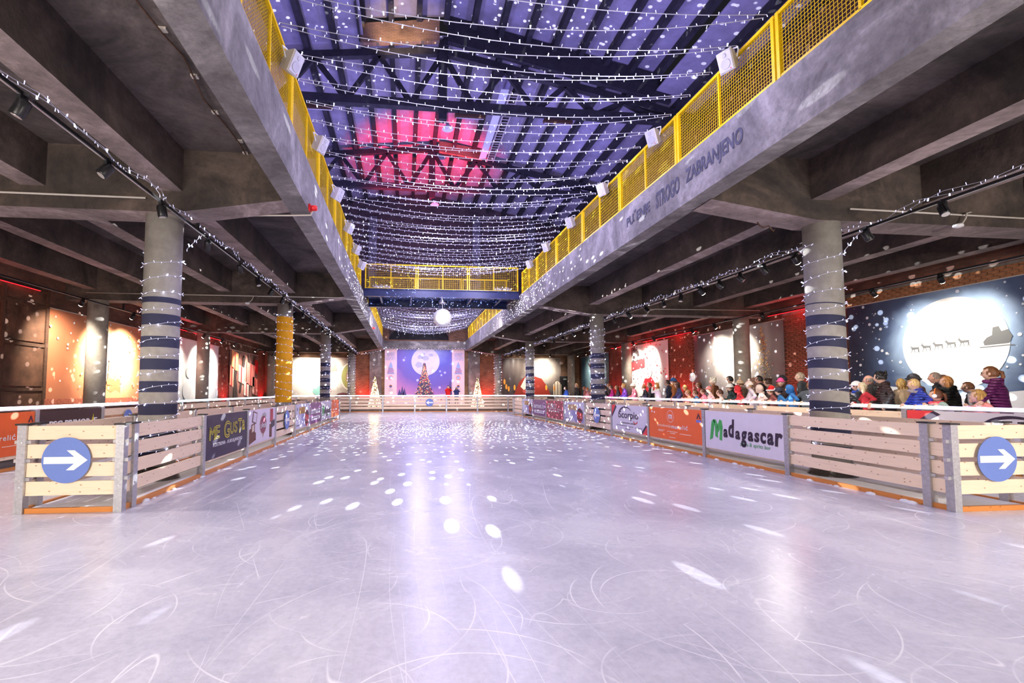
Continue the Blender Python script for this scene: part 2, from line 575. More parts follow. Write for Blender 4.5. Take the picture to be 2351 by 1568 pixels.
def letters(parent, body, box, mat, y=-0.012, bold=0.0, outline=0.0, shear=0.0, spacing=1.0, name='lettering'):
    """text stretched to fill box (x0, z0, x1, z1) on a face seen from local -y"""
    me = text_mesh(body, mat, bold, outline, shear, spacing)
    n = len(me.vertices)
    co = np.empty(n * 3, dtype=np.float32)
    me.vertices.foreach_get('co', co)
    co = co.reshape(-1, 3)
    lo, hi = co.min(0), co.max(0)
    x0, z0, x1, z1 = box
    new = np.empty_like(co)
    new[:, 0] = x0 + (co[:, 0] - lo[0]) / (hi[0] - lo[0]) * (x1 - x0)
    new[:, 2] = z0 + (co[:, 1] - lo[1]) / (hi[1] - lo[1]) * (z1 - z0)
    new[:, 1] = y - (co[:, 2] - lo[2]) / max(hi[2] - lo[2], 1e-6) * 0.004
    me.vertices.foreach_set('co', new.ravel())
    me.update()
    return obj(name, me, parent)

def disc_pts(cx, cz, rx, rz=None, n=28, a0=0, a1=2 * PI):
    rz = rz or rx
    k = n if abs(a1 - a0 - 2 * PI) < 1e-6 else n + 1
    return [(cx + rx * math.cos(a0 + (a1 - a0) * i / n), cz + rz * math.sin(a0 + (a1 - a0) * i / n)) for i in range(k)]

def ring(mb, cx, cz, r0, r1, y, mi=0, a0=0, a1=2 * PI, n=36, sx=1.0, taper=False):
    for i in range(n):
        t0, t1 = a0 + (a1 - a0) * i / n, a0 + (a1 - a0) * (i + 1) / n
        f0, f1 = (1, 1) if not taper else (math.sin(PI * (i + .15) / (n + .3)), math.sin(PI * (i + 1.15) / (n + .3)))
        w = (r1 - r0)
        m_ = (r0 + r1) / 2
        q = [(cx + sx * (m_ - w / 2 * f0) * math.cos(t0), y, cz + (m_ - w / 2 * f0) * math.sin(t0)), (cx + sx * (m_ + w / 2 * f0) * math.cos(t0), y, cz + (m_ + w / 2 * f0) * math.sin(t0)),
             (cx + sx * (m_ + w / 2 * f1) * math.cos(t1), y, cz + (m_ + w / 2 * f1) * math.sin(t1)), (cx + sx * (m_ - w / 2 * f1) * math.cos(t1), y, cz + (m_ - w / 2 * f1) * math.sin(t1))]
        mb.add(q, [(0, 1, 2, 3)], mi)

ORD = ['first', 'second', 'third', 'fourth', 'fifth', 'sixth', 'seventh', 'eighth', 'ninth', 'tenth', 'eleventh', 'twelfth', 'thirteenth', 'fourteenth', 'fifteenth', 'sixteenth']
def nth(i):
    return ORD[i] if i < len(ORD) else '%d%s' % (i + 1, {1: 'st', 2: 'nd', 3: 'rd'}.get((i + 1) % 10 if (i + 1) % 100 not in (11, 12, 13) else 0, 'th'))

# ------------------------------------------------------------------ the setting
XL, XR = -1.86, 5.15                 # faces of the two edge girders along the open middle
WL, WR, WF = -11.7, 15.5, 41.0       # side walls and end wall
LEFT_ROWS = [0.2, 8.95, 17.75, 26.65, 39.4]
RIGHT_ROWS = [-2.6, 8.1, 18.8, 29.5, 40.0]
CL, CR = -4.4, 7.9                   # column lines

struct(MB().span((-7.96, -5, -0.2), (11.26, 36.6, 0)).build('floor', MT['ice']), 'pale scratched skating ice')
for a, b_ in (((WL - .3, -5, -0.2), (-7.98, 41.3, 0.25)), ((11.28, -5, -0.2), (WR + .3, 41.3, 0.25)), ((-7.98, 36.62, -0.2), (11.28, 41.3, 0.25))):
    struct(MB().span(a, b_).build('floor', MT['deck']))

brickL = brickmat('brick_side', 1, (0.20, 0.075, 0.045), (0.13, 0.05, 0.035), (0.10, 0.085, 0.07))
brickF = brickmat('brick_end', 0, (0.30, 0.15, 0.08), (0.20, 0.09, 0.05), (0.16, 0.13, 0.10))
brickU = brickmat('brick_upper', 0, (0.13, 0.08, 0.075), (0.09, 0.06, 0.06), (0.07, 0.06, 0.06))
MT['brick_a'] = M('red_brick', (0.22, 0.075, 0.045), 0.9, var=0.4, vscale=9, bump=0.5, bscale=50)
MT['brick_b'] = M('orange_brick', (0.38, 0.15, 0.06), 0.9, var=0.4, vscale=9, bump=0.5, bscale=50)
MT['mortar'] = M('mortar', (0.20, 0.17, 0.14), 0.95, var=0.3)
wall_l = struct(MB().span((WL - .3, -5, 0), (WL, 41.3, 17.5)).build('wall_left', brickL), 'dark brick side wall on the left')
wall_r = struct(MB().span((WR, -5, 0), (WR + .3, 41.3, 17.5)).build('wall_right', brickL), 'dark brick side wall on the right')
# end wall with a low arched opening above the end beam
mb = MB()
mb.span((WL, WF, 0), (WR, WF + .3, 6.05)); mb.span((WL, WF, 6.05), (-1.45, WF + .3, 7.05)); mb.span((3.75, WF, 6.05), (WR, WF + .3, 7.05))
wall_f = struct(mb.build('wall_far', brickF), 'brick end wall of the hall')
mb = MB()
mb.span((WL, WF, 7.05), (WR, WF + .3, 16.2))
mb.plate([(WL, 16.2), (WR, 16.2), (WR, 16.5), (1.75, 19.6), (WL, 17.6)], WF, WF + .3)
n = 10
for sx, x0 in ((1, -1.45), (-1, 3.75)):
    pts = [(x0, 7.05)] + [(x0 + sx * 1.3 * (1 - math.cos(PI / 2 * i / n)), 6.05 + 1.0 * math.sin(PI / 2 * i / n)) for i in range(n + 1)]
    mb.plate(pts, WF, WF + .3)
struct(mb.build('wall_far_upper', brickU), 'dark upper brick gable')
struct(MB().span((-1.6, WF + .9, 5.9), (3.9, WF + 1, 7.2)).build('wall_recess', MT['timber']))
for x in (-8.5, -2.9, 6.2, 11.2):
    struct(MB().span((x - .35, WF - .25, 6.1), (x + .35, WF - .002, 16.8)).build('trim_1', concrete('pilaster_concrete', (0.16, 0.15, 0.16))))
for x in (-2.55, 5.95):                 # lit pilasters beside the stage picture
    struct(MB().span((x - .5, WF - .35, 0.25), (x + .5, WF - .002, 5.2)).build('trim_2', MT['fascia']))

# galleries: slab, ribs, cross beams and edge girders
for a, b_ in ((WL, XL - .1), (XR + .1, WR)):
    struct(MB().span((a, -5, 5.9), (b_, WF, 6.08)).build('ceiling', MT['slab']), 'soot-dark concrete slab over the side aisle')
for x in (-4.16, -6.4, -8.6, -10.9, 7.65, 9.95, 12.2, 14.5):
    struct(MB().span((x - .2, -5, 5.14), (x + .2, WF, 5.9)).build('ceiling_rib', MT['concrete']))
for rows, s in ((LEFT_ROWS, -1), (RIGHT_ROWS, 1)):
    for y in rows:
        if s < 0:
            pts = [(WL, 4.76), (CL + .35, 4.76), (XL - .35, 5.06), (XL - .35, 5.9), (WL, 5.9)]
        else:
            pts = [(WR, 4.76), (CR - .35, 4.76), (XR + .33, 5.06), (XR + .33, 5.9), (WR, 5.9)]
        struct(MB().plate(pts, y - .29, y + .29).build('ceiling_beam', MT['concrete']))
def soffit(o):  # gives down-facing faces the paler colour that imitates bounce light
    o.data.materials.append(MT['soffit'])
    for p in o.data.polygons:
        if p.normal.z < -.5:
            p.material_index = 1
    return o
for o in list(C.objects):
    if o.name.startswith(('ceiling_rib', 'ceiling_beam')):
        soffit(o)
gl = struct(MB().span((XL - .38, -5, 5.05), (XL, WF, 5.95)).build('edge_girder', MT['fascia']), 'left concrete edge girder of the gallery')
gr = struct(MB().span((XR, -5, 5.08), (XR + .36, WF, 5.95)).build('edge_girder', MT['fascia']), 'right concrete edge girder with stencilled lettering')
ge = struct(MB().span((XL, WF - .75, 5.23), (XR, WF - .002, 5.86)).build('end_girder', MT['fascia']), 'concrete end girder above the stage picture')
MT['stencil'] = M('stencil_paint', (0.05, 0.05, 0.085), 0.8, var=0.5, vscale=8)
h = obj('stencil_face', None, gr, (XR, 0, 0), -PI / 2)
for word, y0, y1 in (('ZABRANJENO', 6.55, 8.05), ('STROGO', 8.25, 9.1), ('PUŠENJE', 9.35, 10.4)):
    letters(h, word, (-y1, 5.36, -y0, 5.70), MT['stencil'], y=-0.004, bold=.03)
h = obj('stencil_face', None, ge, (0, WF - .75, 0), 0)
for word, x0, x1 in (('PUŠENJE', -.1, .85), ('STROGO', 1.25, 2.0), ('ZABRANJENO', 2.3, 3.6)):
    letters(h, word, (x0, 5.47, x1, 5.66), MT['stencil'], y=-0.004)

# nearest brickwork of the right wall laid brick by brick
bm_a, bm_b = MB().box((0, 0, 0), (0.05, 0.245, 0.068)).mesh('brick', MT['brick_a']), MB().box((0, 0, 0), (0.05, 0.245, 0.068)).mesh('brick', MT['brick_b'])
nb = 0
rest = MB()
for (y0, y1, z0, z1, me) in ((10.0, 15.4, 4.58, 4.9, bm_b), (15.35, 17.75, 1.7, 4.72, bm_a), (24.0, 26.3, 1.9, 4.7, bm_a)):
    row = 0
    z = z0
    while z < z1:
        y = y0 + (0.13 if row % 2 else 0)
        while y < y1:
            p = (WR - .008 + random.uniform(-.008, .008), y, z)
            if nb < 300:
                obj('brick', me, wall_r, p)
                nb += 1
            else:
                rest.box(p, (0.05, 0.245, 0.068))
            y += 0.262
        row += 1
        z += 0.082
stuff(rest.build('brickwork', MT['brick_a'], wall_r))
struct(MB().span((WR - .012, 9.5, 4.5), (WR - .002, 17.9, 4.94)).build('trim_3', MT['mortar']))

# rusty sheet gate in the left wall
gate = struct(obj('door_1', None, None, (WL, 13.2, 0.25), PI / 2), 'tall rust-brown metal sheet gate at far left')
gm = M('rusty_sheet', (0.12, 0.055, 0.03), 0.7, 0.2, var=0.6, vscale=1.6, bump=0.2)
for ix in range(4):
    for iz, (za, zb) in enumerate(((0, 1.35), (1.45, 2.75), (2.85, 4.0), (4.1, 4.6))):
        x0 = -3.4 + ix * 1.7
        MB().span((x0 + .05, -.05, za + .05), (x0 + 1.65, -.02, zb)).build('panel', gm, gate)
fr = MB()
for x in (-3.4, -1.7, 0, 1.7, 3.4):
    fr.span((x - .06, -.1, 0), (x + .06, 0, 4.65))
for z in (0.02, 1.4, 2.8, 4.05, 4.62):
    fr.span((-3.4, -.09, z - .05), (3.4, -.002, z + .05))
fr.build('gate_frame', MT['rust'], gate)
# dark doorway in the end wall, far right
dr = struct(obj('door_2', None, None, (14.25, WF, 0.25), 0), 'dark double door beside the end wall pillar')
for s in (-1, 1):
    MB().span((s * .02, -.06, 0), (s * .5, -.01, 2.55)).build('door_leaf', MT['black'], dr)
MB().span((-.55, -.08, 2.55), (.55, -.002, 2.68)).span((-.58, -.08, 0), (-.5, -.002, 2.6)).span((.5, -.08, 0), (.58, -.002, 2.6)).build('door_frame', MT['timber'], dr)
ex = MB().span((-.25, -.1, 2.35), (.05, -.065, 2.47)).build('exit_plate', M('exit_plate', (0.35, 0.38, 0.36), 0.5), dr)

# ------------------------------------------------------------------ roof over the open middle
XK = 1.75
def roof_z(x):
    return 18.55 + 0.105 * (x - XK) if x < XK else 18.55 - 0.2 * (x - XK)
roof = struct(obj('roof', None), 'boarded roof on dark purlins')
NP = 21
px = [WL + .2 + i * (WR - WL - .4) / (NP - 1) for i in range(NP)]
for i in range(NP - 1):
    x0, x1 = px[i], px[i + 1]
    for (ya, yb, lift) in ((2.0, 22.2, 1.0 if (x0 > -2.3 and x1 < 13.5) else 0.0), (22.2, 41.2, 0.0)):
        z0, z1 = roof_z(x0) + .5 + lift, roof_z(x1) + .5 + lift
        m_ = MB()
        m_.add([(x0, ya, z0), (x1, ya, z1), (x1, yb, z1), (x0, yb, z0), (x0, ya, z0 + .06), (x1, ya, z1 + .06), (x1, yb, z1 + .06), (x0, yb, z0 + .06)],
               [(0, 3, 2, 1), (4, 5, 6, 7), (0, 1, 5, 4), (1, 2, 6, 5), (2, 3, 7, 6), (3, 0, 4, 7)])
        m_.build('roof_board', MT['roof'], roof)
for i in range(NP):
    for (ya, yb, lift) in ((2.0, 22.2, 1.0 if -2.3 < px[i] < 13.5 else 0.0), (22.2, 41.0, 0.0)):
        z = roof_z(px[i]) + .5 + lift
        MB().span((px[i] - .13, ya, z - .42), (px[i] + .13, yb, z - .005)).build('purlin', MT['timber'], roof)
for y in (22.5, 32.0):
    t = struct(obj('roof_truss', None, None, (0, y, 0)), 'dark timber roof truss')
    xs = [XK + 3.12 * k for k in range(-4, 5)]
    for xa, xb in ((xs[0] - 1, XK), (XK, xs[-1] + 1)):
        MB().bar((xa, 0, roof_z(xa) - .1), (xb, 0, roof_z(xb) - .1), .28, .34).build('top_chord', MT['timber'], t)
    MB().span((WL, -.17, 15.45), (WR, .17, 15.85)).build('bottom_chord', MT['timber'], t)
    MB().span((XK - .2, -.2, 14.9), (XK + .2, .2, 18.9)).build('king_post', MT['timber'], t)
    for k in range(8):
        xm = (xs[k] + xs[k + 1]) / 2
        for xt in (xs[k], xs[k + 1]):
            MB().bar((xt, 0, roof_z(xt) - .2), (xm, 0, 15.7), .17, .24).build('web', MT['timber'], t)
MT['brick_up'] = brickmat('brick_upstand', 0, (0.42, 0.24, 0.13), (0.30, 0.17, 0.10), (0.2, 0.16, 0.12))
struct(MB().plate([(-2.25, roof_z(-2.25) + .1), (XK - .2, roof_z(XK) + .1), (XK - .2, roof_z(XK) + 1.2), (-2.25, roof_z(-2.25) + 1.1)], 22.0, 22.25).build('wall_upstand', MT['brick_up']))
struct(MB().plate([(XK + .2, roof_z(XK) + .1), (13.4, roof_z(13.4) + .1), (13.4, roof_z(13.4) + 1.4), (XK + .2, roof_z(XK) + 1.4)], 22.0, 22.25).build('wall_upstand', MT['timber']))
struct(MB().span((-2.33, 4, roof_z(-2.3) + .3), (-2.25, 22.2, roof_z(-2.3) + 1.5)).build('wall_upstand', MT['timber']))
struct(MB().plate([(2.2, 18.0), (5.2, 17.6), (5.2, 18.3), (2.2, 18.75)], 31.4, 31.6).build('wall_upstand', MT['brick_up']))
lad = thing('roof_ladder', 'pale metal ladder lying under the roof boards between the two trusses', 'ladder', (5.6, 27, 17.15))
for s in (-1, 1):
    MB().span((s * .22 - .03, -3.8, -.03), (s * .22 + .03, 3.8, .03)).build('stile', MT['pipe'], lad)
rg = MB().span((-.2, -.02, -.02), (.2, .02, .02)).mesh('rung', MT['pipe'])
for k in range(25):
    obj('rung', rg, lad, (0, -3.6 + k * .3, 0))
MB().span((-.75, -3.7, .12), (-.3, 3.7, .15)).build('light_panel', M('translucent_panel', (0.75, 0.78, 0.82), 0.5), lad)

# pendant bowl lamps and tube fittings on the trusses
for (x, y, z, lab) in ((2.0, 22.5, 14.49, 'white enamel bowl lamp hanging from the nearer roof truss'), (1.95, 32.0, 14.49, 'white enamel bowl lamp hanging from the farther roof truss')):
    t = thing('pendant_lamp', lab, 'lamp', (x, y, z))
    MB().lathe([(.02, .32), (.07, .3), (.10, .2), (.26, .05), (.28, 0), (.25, .02), (.08, .16), (.02, .18)][::-1], 20).build('shade', MT['white_plastic'], t, smooth=True)
    MB().tube([(0, 0, .28), (0, 0, .98)], .015).build('rod', MT['black'], t)
    MB().ball((0, 0, .06), .09).build('globe', M('unlit_globe', (.7, .7, .75), .3), t, smooth=True)
for (x, y, z, lab) in ((-4.3, 22.5, 15.13, 'tube light fitting under the near truss, left'), (3.1, 22.5, 15.13, 'tube light fitting under the near truss beside the bowl lamp'), (7.6, 22.5, 15.13, 'tube light fitting under the near truss, right')):
    t = thing('tube_fitting', lab, 'light fitting', (x, y, z))
    MB().span((-.75, -.1, .02), (.75, .1, .16)).build('housing', MT['rust'], t)
    MB().tube([(-.7, 0, -.02), (.7, 0, -.02)], .022, 8).build('tube', MT['white_plastic'], t, smooth=True)
    MB().span((-.6, -.02, .16), (-.55, .02, .35)).span((.55, -.02, .16), (.6, .02, .35)).build('hanger', MT['black'], t)

# ------------------------------------------------------------------ columns
grey, navy = (0.36, 0.335, 0.30), (0.03, 0.032, 0.075)
plain = striped('column_plain', grey, navy, -5, .4, .5)
MT['col'] = plain
MT['col_l1'] = striped('column_bands_a', grey, navy, 3.26, .395, .49)
MT['col_r1'] = striped('column_bands_b', grey, navy, 3.22, .40, .48, tilt=0.12)
MT['col_far'] = striped('column_bands_c', grey, navy, 3.3, .42, .5)
MT['col_yellow'] = striped('column_yellow', srgb(236, 166, 6), srgb(236, 166, 6), 5, .4, .5)
MT['wrap'] = M('black_foil', (0.035, 0.03, 0.028), 0.25, bump=0.8, bscale=9)
def column(x, y, r, z0, z1, mat, label, name='concrete_column', n=40):
    t = thing(name, label, 'column', (x, y, z0))
    MB().lathe([(r, 0), (r, z1 - z0)], n).build('shaft', mat, t, smooth=False)
    for p in t.children[0].data.polygons:
        p.use_smooth = abs(p.normal.z) < .5
    return t
def foot(t, r):
    MB().lathe([(r + .1, 0), (r + .07, .08), (r + .03, .16), (r + .035, .22), (r + .01, .3)], 24).build('foil_wrap', MT['wrap'], t, smooth=True)
c_l1 = column(CL, 9.0, .30, 0, 4.76, MT['col_l1'], 'nearest left column banded grey and navy, wound with fairy lights'); foot(c_l1, .3)
c_r1 = column(CR, 8.1, .30, 0, 4.76, MT['col_r1'], 'nearest right column banded grey and navy, wound with fairy lights'); foot(c_r1, .3)
c_l2 = column(CL, 17.75, .27, 0, 4.76, plain, 'left column painted orange-yellow over most of its height'); foot(c_l2, .27)
MB().lathe([(.285, 1.2), (.287, 1.22), (.287, 4.28), (.285, 4.3)], 40).build('yellow_sleeve', MT['col_yellow'], c_l2, smooth=True)
c_l3 = column(CL, 26.65, .27, 0, 4.76, MT['col_far'], 'third left column, navy bands on its lower half'); foot(c_l3, .27)
c_l4 = column(CL, 39.4, .30, .25, 4.76, plain, 'plain grey column at the end wall, left of the stage picture')
c_r2 = column(CR, 18.8, .28, 0, 4.76, MT['col_far'], 'second right column, navy bands below, behind the arrow panel'); foot(c_r2, .28)
c_r3 = column(CR, 29.5, .27, 0, 4.76, MT['col_far'], 'third right column, navy banded, in front of the fireside picture'); foot(c_r3, .27)
c_r4 = column(CR, 40.0, .30, .25, 4.76, plain, 'plain grey column at the end wall, right of the stage picture')
MT['col_aisle'] = striped('column_aisle', (0.40, 0.36, 0.31), navy, -5, .4, .5)
for x, y, lab in ((-10.7, 17.6, 'bare aisle pillar in front of the orange knitted hat picture'), (-10.7, 26.3, 'bare aisle pillar in front of the white picture on the left wall'), (-10.7, 39.1, 'pale aisle pillar in the far left corner'),
                  (14.37, 18.84, 'bare aisle pillar in front of the silver tree picture'), (14.37, 29.5, 'bare aisle pillar between the deer picture and the white and red picture'), (14.37, 39.9, 'pale aisle pillar by the dark double door')):
    column(x, y, .31, .25, 4.76, MT['col_aisle'], lab, 'aisle_pillar')

# ------------------------------------------------------------------ fairy lights
class Garland:
    """cable plus little bulb sleeves along a path; a few bulbs point at the lens and look brighter"""
    def __init__(s):
        s.cable, s.bulbs = MB(), MB()
    def run(s, path, step=.155, r=.0055, out=None, size=1.0, hot=.12):
        path = [Vector(p) for p in path]
        s.cable.tube(path, r, 4, caps=False)
        acc, k = 0.0, 0
        for a, b in zip(path, path[1:]):
            d = b - a
            L_ = d.length
            while acc < L_:
                p = a + d * (acc / max(L_, 1e-6))
                q = Vector((random.uniform(-.35, .35), random.uniform(-.35, .35), 1 if k % 2 else -1))
                if out is not None:
                    q = q * .8 + (p - Vector((out[0], out[1], p.z))).normalized() * 1.0
                q = q.normalized() * random.uniform(.04, .06) * size
                mi = 1 if random.random() < hot else 0
                w = (.006 if mi == 0 else .012) * size
                s.bulbs.tube([p, p + q], [w * .7, w], 4, mi)
                acc += step * random.uniform(.85, 1.15)
                k += 1
            acc -= L_
    def done(s, label, loc=(0, 0, 0), group='fairy light strings', name='fairy_light_string'):
        t = thing(name, label, 'fairy lights', loc, 0, group)
        s.cable.v = [tuple(Vector(p) - Vector(loc)) for p in s.cable.v]
        s.bulbs.v = [tuple(Vector(p) - Vector(loc)) for p in s.bulbs.v]
        s.cable.build('cable', MT['cable'], t)
        stuff(s.bulbs.build('bulbs', [MT['bulb'], MT['bulb_hot']], t))
        return t
def helix(x, y, r, z0, z1, turns, sgn=1, a0=0.0):
    n = int(turns * 22)
    out = []
    for i in range(n + 1):
        t = i / n
        a = a0 + sgn * 2 * PI * turns * t
        out.append((x + r * math.cos(a), y + r * math.sin(a), z0 + (z1 - z0) * t + .02 * math.sin(a * 1.7)))
    return out
for (x, y, r, z0, z1, turns, sg, st, lab) in ((CL, 9.0, .315, .35, 4.1, 13.5, 1, .125, 'fairy light string wound round the nearest left column'), (CR, 8.1, .315, .5, 4.35, 12.5, 1, .125, 'fairy light string wound round the nearest right column'),
        (CL, 17.75, .30, .8, 4.5, 14, -1, .15, 'fairy light string wound round the orange-yellow column'), (CL, 26.65, .285, .9, 4.2, 14, 1, .16, 'fairy light string wound round the third left column'),
        (CL, 39.4, .315, 1.2, 4.6, 15, 1, .17, 'fairy light string wound round the left end wall column'), (CR, 18.8, .295, .9, 4.2, 13, 1, .15, 'fairy light string wound round the second right column'),
        (CR, 29.5, .285, .9, 4.25, 14, 1, .16, 'fairy light string wound round the third right column'), (CR, 40.0, .315, 1.2, 4.6, 15, 1, .17, 'fairy light string wound round the right end wall column')):
    g = Garland()
    g.run(helix(x, y, r, z0, z1, turns, sg, 0.4), st, .005, out=(x, y), size=.8 + y * .004, hot=.12)
    g.done(lab, (x, y, z0))
def sag(a, b, s, n=14):
    a, b = Vector(a), Vector(b)
    return [a.lerp(b, i / n) - Vector((0, 0, s * 4 * (i / n) * (1 - i / n))) for i in range(n + 1)]
RT = 6.95                               # top of the gallery railing
ys = [20.3 - .615 * i for i in range(25)]
segs = []
for i, y in enumerate(ys):
    segs.append(((XL + .02, y, RT - .02), (XR - .02, y - .12, RT + .05)))
    segs.append(((XR - .02, y - .18, RT + .05), (XL + .02, y - .55, RT - .02)))
for i, (a, b) in enumerate(segs):
    g = Garland()
    g.run(sag(a, b, random.uniform(.2, .38)), .155, .0055, size=.8 + a[1] * .008, hot=.11)
    g.done('fairy light string across the open middle, %s counted from the bridge towards the camera' % nth(i), ((a[0] + b[0]) / 2, a[1], RT), 'fairy light strings before the bridge')
ys = [24.6 + .62 * i for i in range(25)]
k = 0
for i, y in enumerate(ys):
    for (a, b) in (((XL + .02, y, RT - .02), (XR - .02, y + .12, RT + .02)), ((XR - .02, y + .18, RT + .02), (XL + .02, y + .55, RT - .02))):
        g = Garland()
        g.run(sag(a, b, random.uniform(.3, .65), 10), .2, .005, size=.95, hot=.09)
        g.done('fairy light string beyond the bridge, %s counted from the bridge towards the end wall' % nth(k), (1.6, y, RT), 'fairy light strings beyond the bridge')
        k += 1
# the light that all those little lamps give together, hung among the strings
for y in (7, 11, 15, 19, 26, 31, 36):
    for x in (.9, 3.4):
        lamp('string_glow', 'POINT', (x, y, 6.55), 230, VIOLET, .5)
# garlands laid along the two lighting tracks, and a swag to the columns
def track_garland(x, z, y0, y1, lab, wob=.05, step=.17):
    g = Garland()
    n = int((y1 - y0) / .35)
    for rep in range(2):
        ph = random.uniform(0, 6)
        g.run([(x + wob * math.sin(i * 1.9 + ph), y0 + (y1 - y0) * i / n, z + .05 + .05 * math.sin(i * 1.3 + ph) * (1 if i % 7 else 2)) for i in range(n + 1)], step, .004, size=.8, hot=.06)
    return g
g = track_garland(-3.95, 4.72, 4.3, 39.5, '')
g.run([(-3.95, 9.6, 4.7), (-4.02, 9.35, 4.45), (-4.1, 9.2, 4.25)], .08)
g.run([(-3.95, 17.2, 4.7), (-4.2, 17.4, 4.4), (-4.35, 17.5, 4.25)], .08)
g.done('long fairy light garland laid along the left lighting track', (-3.95, 10, 4.72))
g = track_garland(8.42, 4.64, 5.0, 40, '')
g.run([(8.42, 7.75, 4.6), (8.3, 7.8, 4.45), (8.1, 7.85, 4.2)], .08)
g.done('long fairy light garland laid along the right lighting track', (8.42, 10, 4.64))
g = Garland()
g.run(sag((-4.0, 40.2, 4.75), (-1.8, 40.2, 5.2), .15), .14, size=1.6)
g.run(sag((-1.8, 40.2, 5.22), (5.15, 40.2, 5.22), .06), .14, size=1.6)
g.run(sag((5.15, 40.2, 5.2), (8.2, 40.0, 4.7), .1), .14, size=1.6)
g.done('fairy light string along the end girder above the stage picture', (1.6, 40.2, 5.2))
g = Garland()
for i, x in enumerate((-.85, -.4, .3, .75, 1.3, 1.65, 2.1)):
    g.run([(x, 40.2, 7.4), (x + .12, 40.22, 7.0), (x + .2 + .1 * (i % 3), 40.22, 6.6), (x + .3, 40.22, 6.25 + .15 * (i % 2))], .12, size=1.4)
g.done('loose fairy light ends hanging before the arched recess', (.5, 40.2, 7))

# ------------------------------------------------------------------ rink barriers
_bd = {}
def board_mesh(L_, h=.182, t=.032, mat='pine', name='board'):
    k = (round(L_, 3), h, t, mat)
    if k not in _bd:
        _bd[k] = MB().box((0, 0, 0), (L_, t, h)).mesh(name, MT[mat])
    return _bd[k]
BZ = [.228 + .243 * k + .091 for k in range(4)]
def barrier_panel(x0, y0, x1, y1, label, group, sill=True, zs=BZ, inset=.055):
    L_ = math.hypot(x1 - x0, y1 - y0)
    t = thing('rink_barrier', label, 'barrier', ((x0 + x1) / 2, (y0 + y1) / 2, 0), math.atan2(y1 - y0, x1 - x0), group)
    for z in zs:
        obj('board', board_mesh(L_ - 2 * inset), t, (0, 0, z))
    if sill:
        obj('sill', board_mesh(L_ - 2 * inset - .01, .065, .05, 'sill', 'sill'), t, (0, 0, .0335))
    return t
pm_shaft = MB().box((0, 0, .575), (.105, .105, 1.15)).mesh('shaft', MT['galv'])
pm_cap = MB().box((0, 0, 1.16), (.15, .13, .022)).mesh('post_cap', MT['cap'])
pm_bolt = MB().lathe([(.012, 0), (.012, .006), (.005, .008)], 8, (0, 0, 0), R=Matrix.Rotation(PI / 2, 3, 'X')).mesh('bolt', MT['steel'])
pm_clip = MB().box((0, 0, 0), (.05, .05, .045)).mesh('clip', MT['steel'])
def barrier_post(x, y, label, group, rz=0, cap=True, clips=True, h=1.15):
    t = thing('barrier_post', label, 'post', (x, y, 0), rz, group)
    o = obj('shaft', pm_shaft, t)
    o.scale.z = h / 1.15
    if cap:
        obj('post_cap', pm_cap, t)
        for z in (.34, .92):
            obj('bolt', pm_bolt, t, (0, -.053, z))
    if clips:
        for k in range(3):
            for s in (-1, 1):
                obj('clip', pm_clip, t, (s * .075, 0, .441 + .243 * k))
    return t
LP = [7.1, 9.38, 11.85, 14.3, 16.8, 19.2, 21.8, 24.6, 27.5]
RP = [5.95, 8.38, 10.9, 13.55, 16.1, 18.6, 21.15, 23.9, 26.5, 28.9, 31.2]
BX = {'L': (-3.79, -5.0), 'R': (7.28, 8.5)}
NOTE = {'L': ['of plain boards beside the nearest left column', 'behind the dark banner with yellow outlined letters', 'behind the antique furniture banner', 'carrying the left blue arrow sign beside the yellow column', 'behind the left red car banner',
              'behind the left purple banner', 'behind the left green and dark lettered banner', 'behind the small far orange banner'],
        'R': ['of plain boards beside the nearest right column', 'behind the big green and black lettered banner', 'behind the orange banner with the circled m', 'behind the white banner with the dark arc', 'carrying the right blue arrow sign', 'behind the nearer red car banner',
              'behind the maroon banner', 'behind the right purple banner', 'behind the farther red car banner', 'of plain boards at the far end']}
